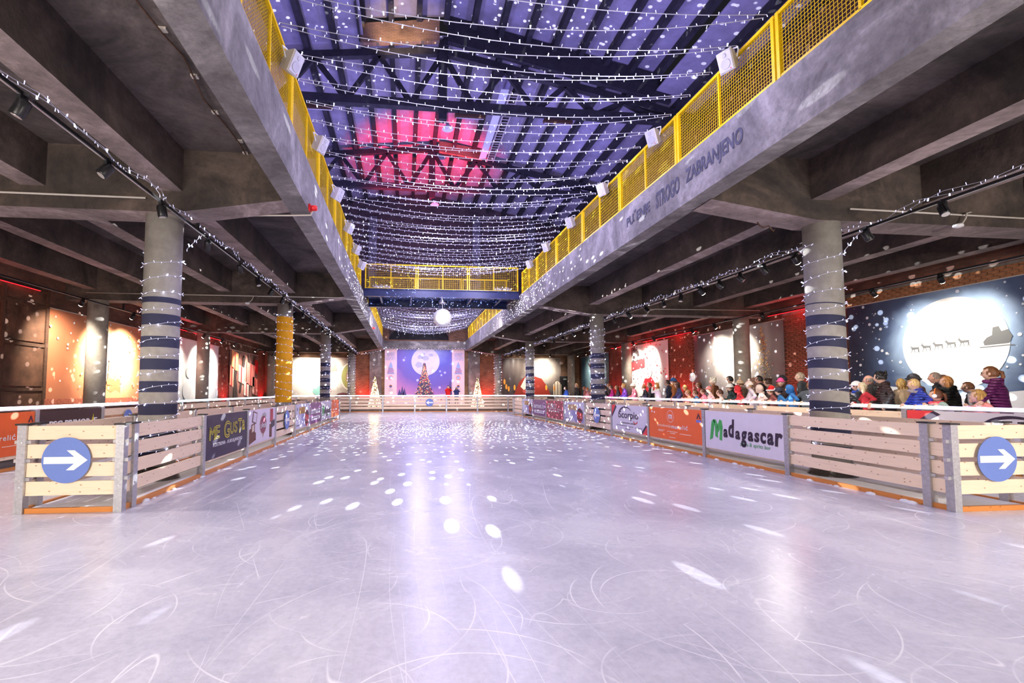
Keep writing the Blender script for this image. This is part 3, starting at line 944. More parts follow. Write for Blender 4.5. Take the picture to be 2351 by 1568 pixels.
for side, P, y0, y9 in (('L', LP, 6.85, 27.8), ('R', RP, 5.66, 31.5)):
    w = {'L': 'left', 'R': 'right'}[side]
    xi, xo = BX[side]
    grp = '%s island barrier' % w
    for j, x in enumerate((xi, xo)):
        face = ('rink side' if j == 0 else 'lane side') + ' of the %s island' % w
        # local x so that the outside of the island is local -y
        flip = (side == 'L') == (j == 0)
        for i in range(len(P) - 1):
            a, b_ = (P[i], P[i + 1]) if flip else (P[i + 1], P[i])
            lab = ('slatted pine barrier panel %s, %s' % (NOTE[side][i], 'rink side' if True else '')) if j == 0 else 'slatted pine barrier panel on the %s, %s from the front' % (face, nth(i))
            barrier_panel(x, a, x, b_, lab, grp)
        for i, y in enumerate(P):
            barrier_post(x, y, 'galvanised post with black cap, %s, %s behind the corner post' % (face, nth(i)), grp, PI / 2 if flip else -PI / 2)
        for yy, ya, e in ((y0, P[0], 'front'), (y9, P[-1], 'far')):
            barrier_post(x, yy, 'galvanised corner post at the %s end, %s' % (e, face), grp, 0)
            a, b_ = sorted((yy, ya), reverse=not flip)
            barrier_panel(x, a, x, b_, 'short boards beside the %s corner post, %s' % (e, face), grp, inset=.045)
    xa, xb = sorted((xi, xo))
    barrier_panel(xa, y0, xb, y0, 'bright front end panel of the %s island, under a round arrow sign' % w, grp)
    barrier_panel(xb, y9, xa, y9, 'far end panel of the %s island' % w, grp)
    struct(MB().span((xa + .06, y0 + .06, .002), (xb - .06, y9 - .06, .05)).build('floor', MT['snow']))
    # shavings of ice swept against the sill
    m_ = MB()
    for k in range(90):
        yy = random.uniform(P[0], P[-1])
        r = random.uniform(.012, .045)
        m_.ball((xi + (1 if side == 'L' else -1) * random.uniform(.03, .07), yy, 0), (r, r * 2, r * .9), 6, 4)
    stuff(tag(m_.build('ice_shavings', MT['snow']), 'little heaps of ice shavings along the foot of the %s island barrier' % w, 'ice shavings'))

# perimeter barriers with the glowing tube on top
OL = [11.08 + 2.22 * k for k in range(-5, 12)]
OR_ = [9.56 + 2.28 * k for k in range(-4, 12)]
XLO, XRO, YF = -7.9, 11.2, 36.5
def arrow_sign(x, y, rz, label, direction=1, z=.69, y_off=-.03, r=.3):
    t = thing('arrow_sign', label, 'sign', (x, y, z), rz, 'round blue arrow signs')
    MB().plate(disc_pts(0, 0, r, n=48), y_off - .008, y_off).build('disc', MT['sign_blue'], t)
    s = direction * r / .3
    pts = [(-.27, -.045), (.10, -.045), (.005, -.13), (.10, -.13), (.265, 0), (.10, .13), (.005, .13), (.10, .045), (-.27, .045)]
    MB().plate([(p[0] * s, p[1] * r / .3) for p in pts], y_off - .013, y_off - .009).build('arrow', MT['sign_white'], t)
    return t
for i in range(len(OL) - 1):
    barrier_panel(XLO, OL[i], XLO, OL[i + 1], 'pine slat panel of the left perimeter barrier, %s from the front' % nth(i), 'left perimeter barrier')
for i, y in enumerate(OL):
    barrier_post(XLO, y, 'steel post under the glowing rail of the left perimeter, %s from the front' % nth(i), 'left perimeter barrier', PI / 2, cap=False, clips=False, h=1.2)
for i in range(len(OR_) - 1):
    barrier_panel(XRO, OR_[i + 1], XRO, OR_[i], 'pine slat panel of the right perimeter barrier, %s from the front' % nth(i), 'right perimeter barrier')
for i, y in enumerate(OR_):
    barrier_post(XRO, y, 'steel post under the glowing rail of the right perimeter, %s from the front' % nth(i), 'right perimeter barrier', -PI / 2, cap=False, clips=False, h=1.2)
FX = [-6.58, -4.15, -1.7, .72, 3.16, 5.58, 8.0, 10.4]
fx = [XLO] + FX + [XRO]
for i in range(len(fx) - 1):
    barrier_panel(fx[i], YF, fx[i + 1], YF, 'pine slat panel of the far barrier before the stage, %s from the left' % nth(i), 'far barrier')
for i, x in enumerate(FX):
    barrier_post(x, YF, 'steel post of the far barrier, %s from the left' % nth(i), 'far barrier', 0, cap=False, clips=False, h=1.2)
def ledrail(a, b, lab):
    """glowing handrail whose diodes run from white through cyan and magenta"""
    t = thing('led_rail', lab, 'light rail', a)
    b = Vector(b) - Vector(a)
    tube = MB().tube([b * (i / 60) for i in range(61)], .036, 10).build('light_tube', MT['led_rail'], t, smooth=True)
    MB().bar((0, 0, -.045), b + Vector((0, 0, -.045)), .04, .02).build('channel', MT['galv'], t)
    return t
m, nt, b = newmat('led_tube_colour')
tcn = node(nt, 'ShaderNodeNewGeometry')
nn = node(nt, 'ShaderNodeTexNoise', i_Scale=0.55, i_Detail=1.0)
nt.links.new(tcn.outputs['Position'], nn.inputs['Vector'])
col = ramp(nt, nn.outputs['Fac'], [(0.36, (0.45, 0.85, 1.0)), (0.46, (1, 1, 1)), (0.54, (0.98, 0.9, 1.0)), (0.62, (1.0, 0.45, 0.95)), (0.70, (0.55, 0.5, 1.0))])
nt.links.new(col, b.inputs['Emission Color'])
b.inputs['Emission Strength'].default_value = 6.0
MT['led_rail'] = m
ledrail((XLO, OL[0], 1.25), (XLO, YF, 1.25), 'glowing white tube rail on the left perimeter barrier')
ledrail((XRO, OR_[0], 1.25), (XRO, YF, 1.25), 'glowing colour-shifting tube rail where the crowd leans')
ledrail((XLO, YF, 1.25), (XRO, YF, 1.25), 'glowing tube rail across the far barrier before the stage')

arrow_sign(-4.44, 6.83, 0, 'round blue sign with white right arrow on the left island front')
arrow_sign(7.9, 5.64, 0, 'round blue sign with white right arrow on the right island front')
arrow_sign(-3.76, 15.55, PI / 2, 'round blue sign with white left arrow beside the yellow column', -1)
arrow_sign(7.25, 17.35, -PI / 2, 'round blue sign with white left arrow on the right island, rink side', -1)
arrow_sign(1.85, YF - .03, 0, 'round blue sign with white left arrow on the far barrier', -1, z=.72)
arrow_sign(-7.87, 14.4, PI / 2, 'round blue sign on the left perimeter barrier, mostly hidden behind a post cap', 1, z=.88, r=.2)

# ------------------------------------------------------------------ advertising banners on the barriers
WHITE = M('print_white', (0.86, 0.84, 0.86), 0.5)
PV = {}
def pc(r, g, b, rough=.5):
    k = (r, g, b)
    if k not in PV:
        PV[k] = M('print_colour', srgb(r, g, b), rough)
    return PV[k]
def banner(side, ya, yb, bgmat, label, z0=.27, z1=1.13, x=None, name='advertising_banner'):
    """a print sheet strapped to the rink face of a panel; returns thing and a function from fractions to local metres"""
    xx = x if x is not None else {'L': -3.79 + .03, 'R': 7.28 - .03}[side]
    rz = PI / 2 if side in ('L', 'LO') else -PI / 2
    w = yb - ya - .13
    t = thing(name, label, 'banner', (xx, (ya + yb) / 2, 0), rz, 'advertising banners on the barriers')
    MB().span((-w / 2, -.008, z0), (w / 2, -.002, z1)).build('sheet', bgmat, t)
    return t, (lambda fx_, fz: (-w / 2 + fx_ * w, z0 + fz * (z1 - z0)))
def box(P_, a, b_, c, d):
    p, q = P_(a, b_), P_(c, d)
    return (p[0], p[1], q[0], q[1])
def poly(t, P_, pts, mat, y=-.011, name='print_shape'):
    return MB().plate([P_(*p) for p in pts], y - .003, y).build(name, mat, t)
def disc(t, P_, cx, cz, r, mat, y=-.011, sq=1.0, name='print_shape'):
    c = P_(cx, cz)
    return MB().plate(disc_pts(c[0], c[1], r, r * sq, 36), y - .003, y).build(name, mat, t)
# left, dark purple with yellow outlined letters
t, P_ = banner('L', LP[1], LP[2], M('print_aubergine', srgb(44, 28, 58), .45, var=.1), 'dark aubergine banner with yellow outlined lettering on the left barrier')
yl = pc(232, 214, 70)
for ch, x0, x1, z0, z1 in (('M', .07, .19, .43, .73), ('E', .2, .29, .44, .75), ('G', .385, .52, .40, .82), ('U', .535, .625, .47, .76), ('S', .635, .72, .48, .77), ('T', .735, .84, .44, .83), ('a', .85, .93, .50, .77)):
    letters(t, ch, box(P_, x0, z0, x1, z1), yl, outline=.022)
letters(t, 'KOSTRENA - KUKULJANOVO', box(P_, .15, .24, .86, .35), WHITE)
# left, antique furniture
furn = M('print_cream', srgb(226, 214, 224), .5, var=.04)
t, P_ = banner('L', LP[2], LP[3], furn, 'cream banner with antique furniture round a maroon oval')
disc(t, P_, .5, .52, .30, pc(226, 214, 200), sq=.85)
disc(t, P_, .5, .52, .275, pc(140, 62, 84), y=-.015, sq=.84)
letters(t, 'cAntik', box(P_, .39, .42, .61, .6), WHITE, y=-.02)
br_, br2 = pc(104, 54, 36), pc(150, 96, 60)
poly(t, P_, [(.02, .03), (.24, .12), (.24, .32), (.2, .36), (.2, .62), (.08, .58), (.08, .48), (.02, .45)], br_)
poly(t, P_, [(.1, .36), (.17, .39), (.17, .58), (.1, .55)], pc(220, 200, 180), y=-.015)
poly(t, P_, [(.1, .66), (.24, .58), (.28, .9), (.14, .97)], br_)
poly(t, P_, [(.125, .68), (.225, .62), (.255, .88), (.15, .93)], furn, y=-.015)
poly(t, P_, [(.78, .55), (.9, .55), (.9, .97), (.78, .97)], pc(176, 60, 66))
poly(t, P_, [(.76, .06), (.86, .06), (.86, .48), (.76, .48)], br_)
poly(t, P_, [(.82, .33), (.97, .4), (.97, .62), (.82, .56)], pc(70, 56, 66), y=-.015)
poly(t, P_, [(.5, .12), (.54, .3), (.49, .3)], pc(196, 150, 70))
for k in range(5):
    poly(t, P_, [(.46 + .03 * k, .74), (.47 + .035 * k, .9 - .02 * abs(k - 2)), (.48 + .03 * k, .74)], pc(140, 146, 128))
# red car banners
def car_banner(side, ya, yb, label):
    t, P_ = banner(side, ya, yb, M('print_pale_blue', srgb(212, 210, 226), .5, var=.05), label)
    mir = lambda f: f
    poly(t, P_, [(.98, .02), (.6, .02), (.42, .32), (.36, .6), (.5, .62), (.72, .4), (.98, .3)], pc(160, 158, 200))
    disc(t, P_, .8, .36, .34, pc(186, 52, 56), y=-.015, sq=.9)
    poly(t, P_, [(.68, .55), (.76, .7), (.92, .62), (.96, .45), (.86, .5)], pc(60, 34, 50), y=-.019)
    poly(t, P_, [(.68, .3), (.78, .2), (.93, .18), (.93, .12), (.76, .1), (.67, .2)], pc(74, 30, 40), y=-.019)
    for cx, cz in ((.70, .36), (.86, .28)):
        disc(t, P_, cx, cz, .05, pc(240, 214, 200), y=-.021, sq=.6)
    letters(t, 'FRONTERA', box(P_, .22, .58, .66, .88), pc(196, 132, 62), bold=.02, shear=.15)
    letters(t, 'FRONTERA', box(P_, .225, .595, .655, .865), pc(236, 196, 120), y=-.018, shear=.15)
    letters(t, 'auto salon', box(P_, .04, .12, .22, .17), pc(60, 50, 70))
    disc(t, P_, .09, .8, .06, pc(120, 110, 130))
car_banner('L', LP[4], LP[5], 'pale banner with a red car on the left barrier')
car_banner('R', RP[5], RP[6], 'pale red car banner next to the right arrow sign')
car_banner('R', RP[8], RP[9], 'pale red car banner farthest along the right barrier')
def purple_banner(side, ya, yb, label):
    t, P_ = banner(side, ya, yb, M('print_purple', srgb(122, 70, 122), .45, var=.06), label)
    letters(t, 'barmen.hr', box(P_, .07, .46, .93, .78), WHITE, bold=.015)
    poly(t, P_, [(.12, .16), (.88, .16), (.88, .34), (.12, .34)], WHITE)
    letters(t, 'tvoj barmen za event', box(P_, .2, .21, .8, .29), pc(122, 70, 122), y=-.016)
purple_banner('L', LP[5], LP[6], 'purple banner with white lettering on the left barrier')
purple_banner('R', RP[7], RP[8], 'purple banner with white lettering on the right barrier')
def brush_banner(side, ya, yb, label, z0=.25):
    t, P_ = banner(side, ya, yb, M('print_lilac_white', srgb(222, 214, 226), .5, var=.03), label, z0=z0)
    gr_ = pc(64, 168, 82)
    for pts in ([(.07, .22), (.115, .27), (.155, .74), (.13, .78), (.105, .72)], [(.13, .78), (.165, .78), (.2, .62), (.19, .3), (.155, .34), (.155, .6)], [(.19, .62), (.225, .79), (.255, .76), (.265, .6), (.25, .24), (.215, .26), (.228, .56), (.2, .44)]):
        poly(t, P_, pts, gr_)
    x = .275
    for ch, wd, zb, zt in (('a', .06, .34, .56), ('d', .08, .36, .82), ('a', .062, .33, .55), ('g', .075, .16, .56), ('a', .065, .33, .56), ('s', .06, .33, .56), ('c', .065, .32, .58), ('a', .07, .31, .58), ('r', .085, .3, .6)):
        letters(t, ch, box(P_, x, zb, x + wd, zt), pc(44, 28, 52), bold=.035, shear=.1)
        x += wd + .012
    letters(t, 'pizza & spritz bar', box(P_, .5, .17, .86, .29), pc(110, 170, 130), shear=.1)
brush_banner('R', RP[1], RP[2], 'large lilac-white banner with green and black brush lettering')
brush_banner('L', LP[6], LP[7], 'small far banner with green and dark lettering on the left barrier')
def orange_banner(side, ya, yb, label, x=None, z0=.27, z1=1.13):
    t, P_ = banner(side, ya, yb, M('print_orange', srgb(240, 104, 44), .5, var=.05), label, z0, z1, x)
    c = P_(.45, .74)
    m_ = MB()
    ring(m_, c[0], c[1], .155, .165, -.012, sx=1.0)
    m_.build('circle_line', WHITE, t)
    letters(t, 'm', box(P_, .415, .66, .485, .8), WHITE, bold=.01)
    letters(t, 'ortodoncija', box(P_, .18, .36, .46, .48), pc(250, 214, 190))
    letters(t, 'marelić', box(P_, .47, .365, .77, .5), WHITE, bold=.008, spacing=1.2)
    for x0, x1, z in ((.2, .33, .27), (.2, .3, .23), (.38, .58, .25), (.44, .54, .2), (.62, .82, .22), (.42, .54, .07)):
        p, q = P_(x0, z), P_(x1, z + .018)
        MB().plate([(p[0], p[1]), (q[0], p[1]), (q[0], q[1]), (p[0], q[1])], -.014, -.011).build('small_print', pc(250, 214, 190), t)
    poly(t, P_, [(.915, .74), (.945, .9), (.955, .9), (.985, .74), (.965, .74), (.95, .84), (.935, .74)], pc(90, 40, 60))
    poly(t, P_, [(.91, .64), (.99, .64), (.99, .71), (.91, .71)], pc(110, 110, 190))
    disc(t, P_, .07, .86, .03, WHITE)
    disc(t, P_, .12, .84, .025, WHITE)
orange_banner('R', RP[2], RP[3], 'orange banner with a circled m and white lettering on the right barrier')
orange_banner('L', LP[7], LP[8], 'small far orange banner at the end of the left barrier')
orange_banner('LO', OL[4], OL[5], 'orange banner on the left perimeter barrier at the picture edge', XLO + .03, .3, 1.17)
def arc_banner(side, ya, yb, label, x=None, z0=.27, z1=1.13):
    t, P_ = banner(side, ya, yb, M('print_grey_white', srgb(220, 214, 224), .5, var=.03), label, z0, z1, x)
    dk, rd = pc(56, 42, 66), pc(226, 62, 66)
    c = P_(.42, .58)
    m_ = MB()
    ring(m_, c[0], c[1], .27, .33, -.012, a0=math.radians(30), a1=math.radians(200), sx=1.7, taper=True)
    m_.build('arc', dk, t)
    letters(t, 'Scorpio', box(P_, .22, .42, .78, .78), dk, bold=.012)
    m_ = MB()
    c2 = P_(.7, .43)
    ring(m_, c2[0], c2[1], .06, .09, -.016, a0=math.radians(190), a1=math.radians(360), sx=1.5)
    m_.build('tail', rd, t)
    poly(t, P_, [(0, .6), (0, 1), (.12, 1)], rd)
    poly(t, P_, [(0, .5), (0, .6), (.12, 1), (.15, .92)], dk)
    poly(t, P_, [(1, .42), (1, .3), (.88, 0), (.86, .08)], dk)
    poly(t, P_, [(1, .3), (1, 0), (.88, 0)], rd)
    letters(t, 'Vaš pouzdan partner u poslovanju', box(P_, .27, .29, .7, .36), dk)
    for x0, x1, z in ((.14, .46, .2), (.5, .64, .19), (.68, .88, .18), (.4, .56, .09)):
        p, q = P_(x0, z), P_(x1, z + .025)
        MB().plate([(p[0], p[1]), (q[0], p[1]), (q[0], q[1]), (p[0], q[1])], -.014, -.011).build('small_print', pc(130, 120, 140), t)
arc_banner('R', RP[3], RP[4], 'grey-white banner with dark arc lettering and red tail on the right barrier')
arc_banner('RO', OR_[2], OR_[4], 'large grey-white arc-lettered banner under the rail before the purple jacket', XRO - .03, .3, 1.18)
t, P_ = banner('R', RP[6], RP[7], M('print_maroon', srgb(166, 58, 74), .45, var=.05), 'maroon banner with white lettering on the right barrier')
letters(t, 'CURO', box(P_, .1, .5, .6, .84), WHITE)
letters(t, 'd.o.o.', box(P_, .66, .48, .92, .6), WHITE)
letters(t, 'TELEKOMUNIKACIJE', box(P_, .13, .34, .78, .44), WHITE)
for k in range(16):
    disc(t, P_, random.uniform(.4, .95), random.choice((random.uniform(.05, .28), random.uniform(.86, .97))), .012, pc(236, 180, 170))
t, P_ = banner('LO', OL[5], OL[6], M('print_dark_brown', srgb(70, 48, 50), .45, var=.08), 'dark brown banner with white capitals and a yellow slash', .3, 1.17, XLO + .03)
letters(t, 'PSC PRIMOR', box(P_, .14, .55, .8, .72), WHITE, bold=.03)
letters(t, 'E', box(P_, .86, .57, .92, .73), WHITE, bold=.03)
poly(t, P_, [(.81, .56), (.845, .78), (.855, .84), (.85, .6)], pc(240, 220, 40))

# ------------------------------------------------------------------ yellow gallery railings and the bridge
RL, RH = 2.45, .98
def railing_meshes(L_, H_, cell):
    P = {}
    P['top_rail'] = MB().box((0, 0, H_ - .025), (L_ - .02, .05, .05)).mesh('top_rail', MT['yellow'])
    P['bottom_rail'] = MB().box((0, 0, .03), (L_ - .02, .04, .04)).mesh('bottom_rail', MT['yellow'])
    P['post'] = MB().box((0, 0, H_ / 2), (.055, .06, H_)).mesh('post', MT['yellow'])
    P['mid_post'] = MB().box((0, 0, H_ / 2), (.035, .04, H_ - .06)).mesh('mid_post', MT['yellow'])
    w = MB()
    n = int((L_ - .1) / cell)
    for i in range(1, n):
        x = -L_ / 2 + .05 + (L_ - .1) * i / n
        w.tube([(x, .004, .05), (x, .004, H_ - .05)], .0038, 4, caps=False)
    k = int((H_ - .1) / cell)
    for i in range(1, k):
        z = .05 + (H_ - .1) * i / k
        w.tube([(-L_ / 2 + .04, -.004, z), (L_ / 2 - .04, -.004, z)], .0038, 4, caps=False)
    P['wire_mesh'] = w.mesh('wire_mesh', MT['yellow'])
    return P
RM = railing_meshes(RL, RH, .052)
RMF = railing_meshes(RL, RH, .075)
RB = railing_meshes(2.31, 1.12, .085)
def railing(P, L_, loc, rz, label, group):
    t = thing('gallery_railing', label, 'railing', loc, rz, group)
    obj('top_rail', P['top_rail'], t); obj('bottom_rail', P['bottom_rail'], t)
    for s in (-1, 1):
        obj('post', P['post'], t, (s * (L_ / 2 - .045), 0, 0))
    obj('mid_post', P['mid_post'], t)
    stuff(obj('wire_mesh', P['wire_mesh'], t))
    return t
for side, x, start in (('left', XL - .05, 2.85), ('right', XR + .05, 3.45)):
    rz = PI / 2 if side == 'left' else -PI / 2
    for i in range(7):
        railing(RM if i < 3 else RMF, RL, (x, start + RL * (i + .5), 5.96), rz, 'yellow mesh railing panel on the %s gallery edge, %s from the camera side' % (side, nth(i)), '%s gallery railing' % side)
    for i in range(6):
        railing(RMF, RL, (x, 24.2 + RL * (i + .5), 5.96), rz, 'yellow mesh railing panel on the %s gallery beyond the bridge, %s from the bridge' % (side, nth(i)), '%s gallery railing' % side)
bridge = thing('foot_bridge', 'navy steel footbridge across the open middle', 'bridge', (1.645, 22.3, 5.78))
for y, nm in ((-1.35, 'girder'), (1.3, 'girder')):
    g = MB()
    hw = (XR - XL) / 2 - .01
    g.span((-hw, y - .09, 0), (hw, y + .09, .025)); g.span((-hw, y - .09, .31), (hw, y + .09, .335)); g.span((-hw, y - .012, .025), (hw, y + .012, .31))
    g.build(nm, MT['navy_steel'], bridge)
MB().span((-(XR - XL) / 2 + .01, -1.4, .335), ((XR - XL) / 2 - .01, 1.35, .36)).build('deck', MT['navy_steel'], bridge)
for k in range(5):
    x = -2.8 + 1.4 * k
    MB().span((x - .04, -1.25, .1), (x + .04, 1.2, .3)).build('cross_member', MT['navy_steel'], bridge)
for i in range(3):
    railing(RB, 2.31, (1.645 + (i - 1) * 2.315, 20.93, 6.12), 0, 'yellow mesh railing on the near side of the bridge, %s' % ('left', 'middle', 'right')[i], 'bridge railing')
    railing(RB, 2.31, (1.645 + (i - 1) * 2.315, 23.35, 6.12), PI, 'yellow mesh railing on the far side of the bridge, %s' % ('left', 'middle', 'right')[i], 'bridge railing')
for x, lab in ((-1.1, 'loose coil of fairy lights on the bridge deck, left end'), (4.45, 'heaped coil of fairy lights on the bridge deck, right end')):
    g = Garland()
    g.run([(x + .35 * math.cos(i * .9) * (1 + .3 * math.sin(i)), 21.4 + .2 * math.sin(i * .9), 6.18 + .05 * (i % 5)) for i in range(50)], .2, size=.9)
    g.done(lab, (x, 21.4, 6.14))

# loudspeakers clamped to the railings
def speaker(loc, rz, tilt, label):
    t = thing('loudspeaker', label, 'loudspeaker', loc, rz, 'white loudspeakers on the gallery railing')
    R = Matrix.Rotation(tilt, 3, 'X')
    def rot(mb):
        mb.v = [tuple(R @ Vector(p)) for p in mb.v]
        return mb
    body = MB()
    f = [(-.115, -.1, -.16), (.115, -.1, -.16), (.115, -.1, .16), (-.115, -.1, .16)]
    f2 = [(-.1, -.12, -.145), (.1, -.12, -.145), (.1, -.12, .145), (-.1, -.12, .145)]
    b2 = [(-.075, .1, -.12), (.075, .1, -.12), (.075, .1, .12), (-.075, .1, .12)]
    body.add(f + b2 + f2, [(7, 6, 5, 4), (0, 4, 5, 1), (1, 5, 6, 2), (2, 6, 7, 3), (3, 7, 4, 0), (8, 0, 1, 9), (9, 1, 2, 10), (10, 2, 3, 11), (11, 3, 0, 8), (8, 9, 10, 11)][0:9])
    rot(body).build('cabinet', MT['white_plastic'], t)
    gm_ = MB().box((0, -.121, 0), (.2, .006, .285))
    g = rot(gm_).build('grille', MT['grille'], t)
    c = MB().lathe([(.075, 0), (.07, .006), (.02, .002)], 20, (0, -.126, -.04), R=Matrix.Rotation(PI / 2, 3, 'X')).lathe([(.035, 0), (.03, .006)], 14, (0, -.126, .085), R=Matrix.Rotation(PI / 2, 3, 'X'))
    rot(c).build('cone', M('speaker_cone', (.42, .41, .46), .6), t)
    rot(MB().box((.06, -.126, -.125), (.02, .004, .012))).build('badge', MT['red'], t)
    rot(MB().tube([(-.125, 0, 0), (-.13, .08, .1), (-.1, .16, .16), (0, .19, .18), (.1, .16, .16), (.13, .08, .1), (.125, 0, 0)], .012, 6)).build('bracket', MT['white_plastic'], t)
    return t
for i, y in enumerate((7.03, 9.4, 11.8, 14.25, 16.45, 18.5)):
    speaker((XL + .12, y, 6.52), PI / 2 - .45, .45, 'white loudspeaker hung on the left railing, %s from the camera side' % nth(i))
for i, y in enumerate((6.65, 8.9, 11.4, 13.8, 16.3, 18.6)):
    speaker((XR - .12, y, 6.78), -PI / 2 + .45, .4, 'white loudspeaker hung on the right railing, %s from the camera side' % nth(i))
speaker((XL + .12, 25.2, 6.4), PI / 2 - .45, .45, 'white loudspeaker on the left railing just beyond the bridge')

# mirror ball
ball = thing('mirror_ball', 'bright mirrored disco ball hanging under the bridge', 'disco ball', (1.58, 20.3, 4.77))
mm = M('mirror_tile', (0.92, 0.93, 0.96), 0.22, 0.55)
b_ = MB()
nr, ns = 16, 32
for i in range(nr):
    for k in range(ns):
        t0, t1 = PI * (i + .06) / nr, PI * (i + .94) / nr
        a0, a1 = 2 * PI * (k + .06) / ns, 2 * PI * (k + .94) / ns
        q = [(.4 * math.sin(t) * math.cos(a), .4 * math.sin(t) * math.sin(a), .4 * math.cos(t)) for t, a in ((t0, a0), (t1, a0), (t1, a1), (t0, a1))]
        b_.add(q, [(0, 1, 2, 3)])
stuff(b_.build('mirror_tiles', mm, ball))
MB().ball((0, 0, 0), .392, 32, 16).build('core', M('grout', (.6, .6, .62), .5, .3), ball, smooth=True)
MB().tube([(0, 0, .38), (0, 0, .62)], .02).tube([(0, 0, .72), (0, .3, .98), (0, .58, 1.0)], .014).build('rod', MT['steel'], ball)
MB().lathe([(.02, .60), (.16, .64), (.16, .66), (.05, .70), (.04, .78)], 20).build('motor', MT['steel'], ball, smooth=True)
# pin spots on the ball, and the pencils of light its tiles throw round the hall
lamp('pin_spot', 'SPOT', (1.0, 13.5, 5.6), 1400, (1, .97, .95), .05, aim=(1.58, 20.3, 4.77), spot=9)
lamp('pin_spot', 'SPOT', (4.6, 16.0, 5.6), 1200, (1, .97, .95), .05, aim=(1.58, 20.3, 4.77), spot=11)
def thrown(loc, energy, scale):
    o = lamp('mirror_ball_beams', 'POINT', loc, energy, (0.92, 0.95, 1.0), 0.0, parent=None)
    d = o.data
    d.use_nodes = True
    nt = d.node_tree
    em = nt.nodes['Emission']
    g = node(nt, 'ShaderNodeNewGeometry')
    v = node(nt, 'ShaderNodeTexVoronoi', i_Scale=scale, i_Randomness=0.8)
    nt.links.new(g.outputs['Incoming'], v.inputs['Vector'])
    mr = node(nt, 'ShaderNodeMapRange')
    mr.inputs['From Min'].default_value = .19
    mr.inputs['From Max'].default_value = .25
    mr.inputs['To Min'].default_value = 1
    mr.inputs['To Max'].default_value = 0
    nt.links.new(v.outputs['Distance'], mr.inputs['Value'])
    sp = node(nt, 'ShaderNodeSeparateColor')
    nt.links.new(v.outputs['Color'], sp.inputs[0])
    gt = node(nt, 'ShaderNodeMath', operation='GREATER_THAN')
    gt.inputs[1].default_value = .45
    nt.links.new(sp.outputs[0], gt.inputs[0])
    mu = node(nt, 'ShaderNodeMath', operation='MULTIPLY')
    nt.links.new(mr.outputs[0], mu.inputs[0])
    nt.links.new(gt.outputs[0], mu.inputs[1])
    nt.links.new(mu.outputs[0], em.inputs['Strength'])
for dx, dy, dz in ((-.1, -.46, -.1), (.1, .46, -.1)):
    thrown((1.58 + dx, 20.3 + dy, 4.77 + dz), 24000, 40.0)

# ------------------------------------------------------------------ lighting tracks with spot heads
tm = M('track_black', (0.010, 0.010, 0.012), 0.35)
MT['lens'] = M('lamp_reflector', (.75, .72, .68), .25, .4)
MT['lens_on'] = M('lamp_lens_on', (1, 1, 1), .3, emit=(1, .9, .74), estr=40)
def track(x, z, y0, y1, label, rows, drop=.12):
    t = thing('lighting_track', label, 'lighting track', (x, y0, z))
    MB().span((-.022, 0, -.02), (.022, y1 - y0, .02)).build('rail', tm, t)
    MB().span((-.012, .02, -.026), (.012, y1 - y0 - .02, -.0205)).build('slot', MT['steel'], t)
    for y in rows:
        if y0 < y < y1:
            MB().span((-.025, y - y0 + .31, .02), (.025, y - y0 + .36, .30)).build('hanger', tm, t)
track(-3.95, 4.66, 2.5, 39.6, 'black lighting track along the left columns', LEFT_ROWS)
track(8.42, 4.60, 2.5, 40, 'black lighting track along the right columns', RIGHT_ROWS)
track(-10.15, 4.52, 4, 39.8, 'black lighting track beside the left wall', LEFT_ROWS)
track(13.9, 4.66, 4, 39.8, 'black lighting track beside the right wall', RIGHT_ROWS)
hm_body = MB().lathe([(.05, 0), (.062, .02), (.064, .17), (.058, .19)], 18).mesh('housing', tm, True)
hm_lens = MB().lathe([(.052, .185), (.05, .192)], 18).mesh('lens', MT['lens'])
hm_lens_on = MB().lathe([(.056, .19), (.054, .198)], 18).mesh('lens', MT['lens_on'])
hm_yoke = MB().span((.066, -.015, -.12), (.078, .015, .1)).span((-.02, -.03, -.15), (.078, .03, -.12)).mesh('yoke', tm)
def spot_head(x, y, z, aim, label, group, lit=0, cone=58, color=(1, .90, .76)):
    """track head: body points along its local z towards aim"""
    t = thing('track_spotlight', label, 'spotlight', (x, y, z), 0, group)
    q = (Vector(aim) - Vector((x, y, z))).to_track_quat('Z', 'X')
    for nm, me in (('housing', hm_body), ('lens', hm_lens_on if lit else hm_lens), ('yoke', hm_yoke)):
        o = obj(nm, me, t)
        o.rotation_mode = 'QUATERNION'
        o.rotation_quaternion = q
        if nm != 'yoke':
            o.location = q @ Vector((0, 0, -.08))
    MB().span((-.02, -.05, .06), (.02, .05, .13)).build('adapter', tm, t)
    MB().span((-.012, -.012, .0), (.012, .012, .08)).build('stem', tm, t)
    if lit:
        d = (Vector(aim) - Vector((x, y, z))).normalized()
        lamp('spot_beam', 'SPOT', Vector((x, y, z)) + d * .16, lit * 2.2, color, .05, aim=aim, spot=cone + 32, blend=1.0)
for i, y in enumerate((5.15, 6.55, 7.95, 9.75, 11.6, 13.0, 14.3, 15.6, 16.6, 18.6, 20.0, 21.4, 23, 24.6, 27.4, 29, 30.5, 32, 33.5, 35, 36.5, 38)):
    spot_head(-3.95, y, 4.52, (-3.95 + random.uniform(-1.5, .6), y + random.uniform(-1, 1.5), 2.6), 'black track spotlight on the left column track, %s from the camera side' % nth(i), 'spotlights on the left column track')
crowd_fill_y = (9.3, 12.6, 17, 23)  # beams added at these heads to brighten the crowd
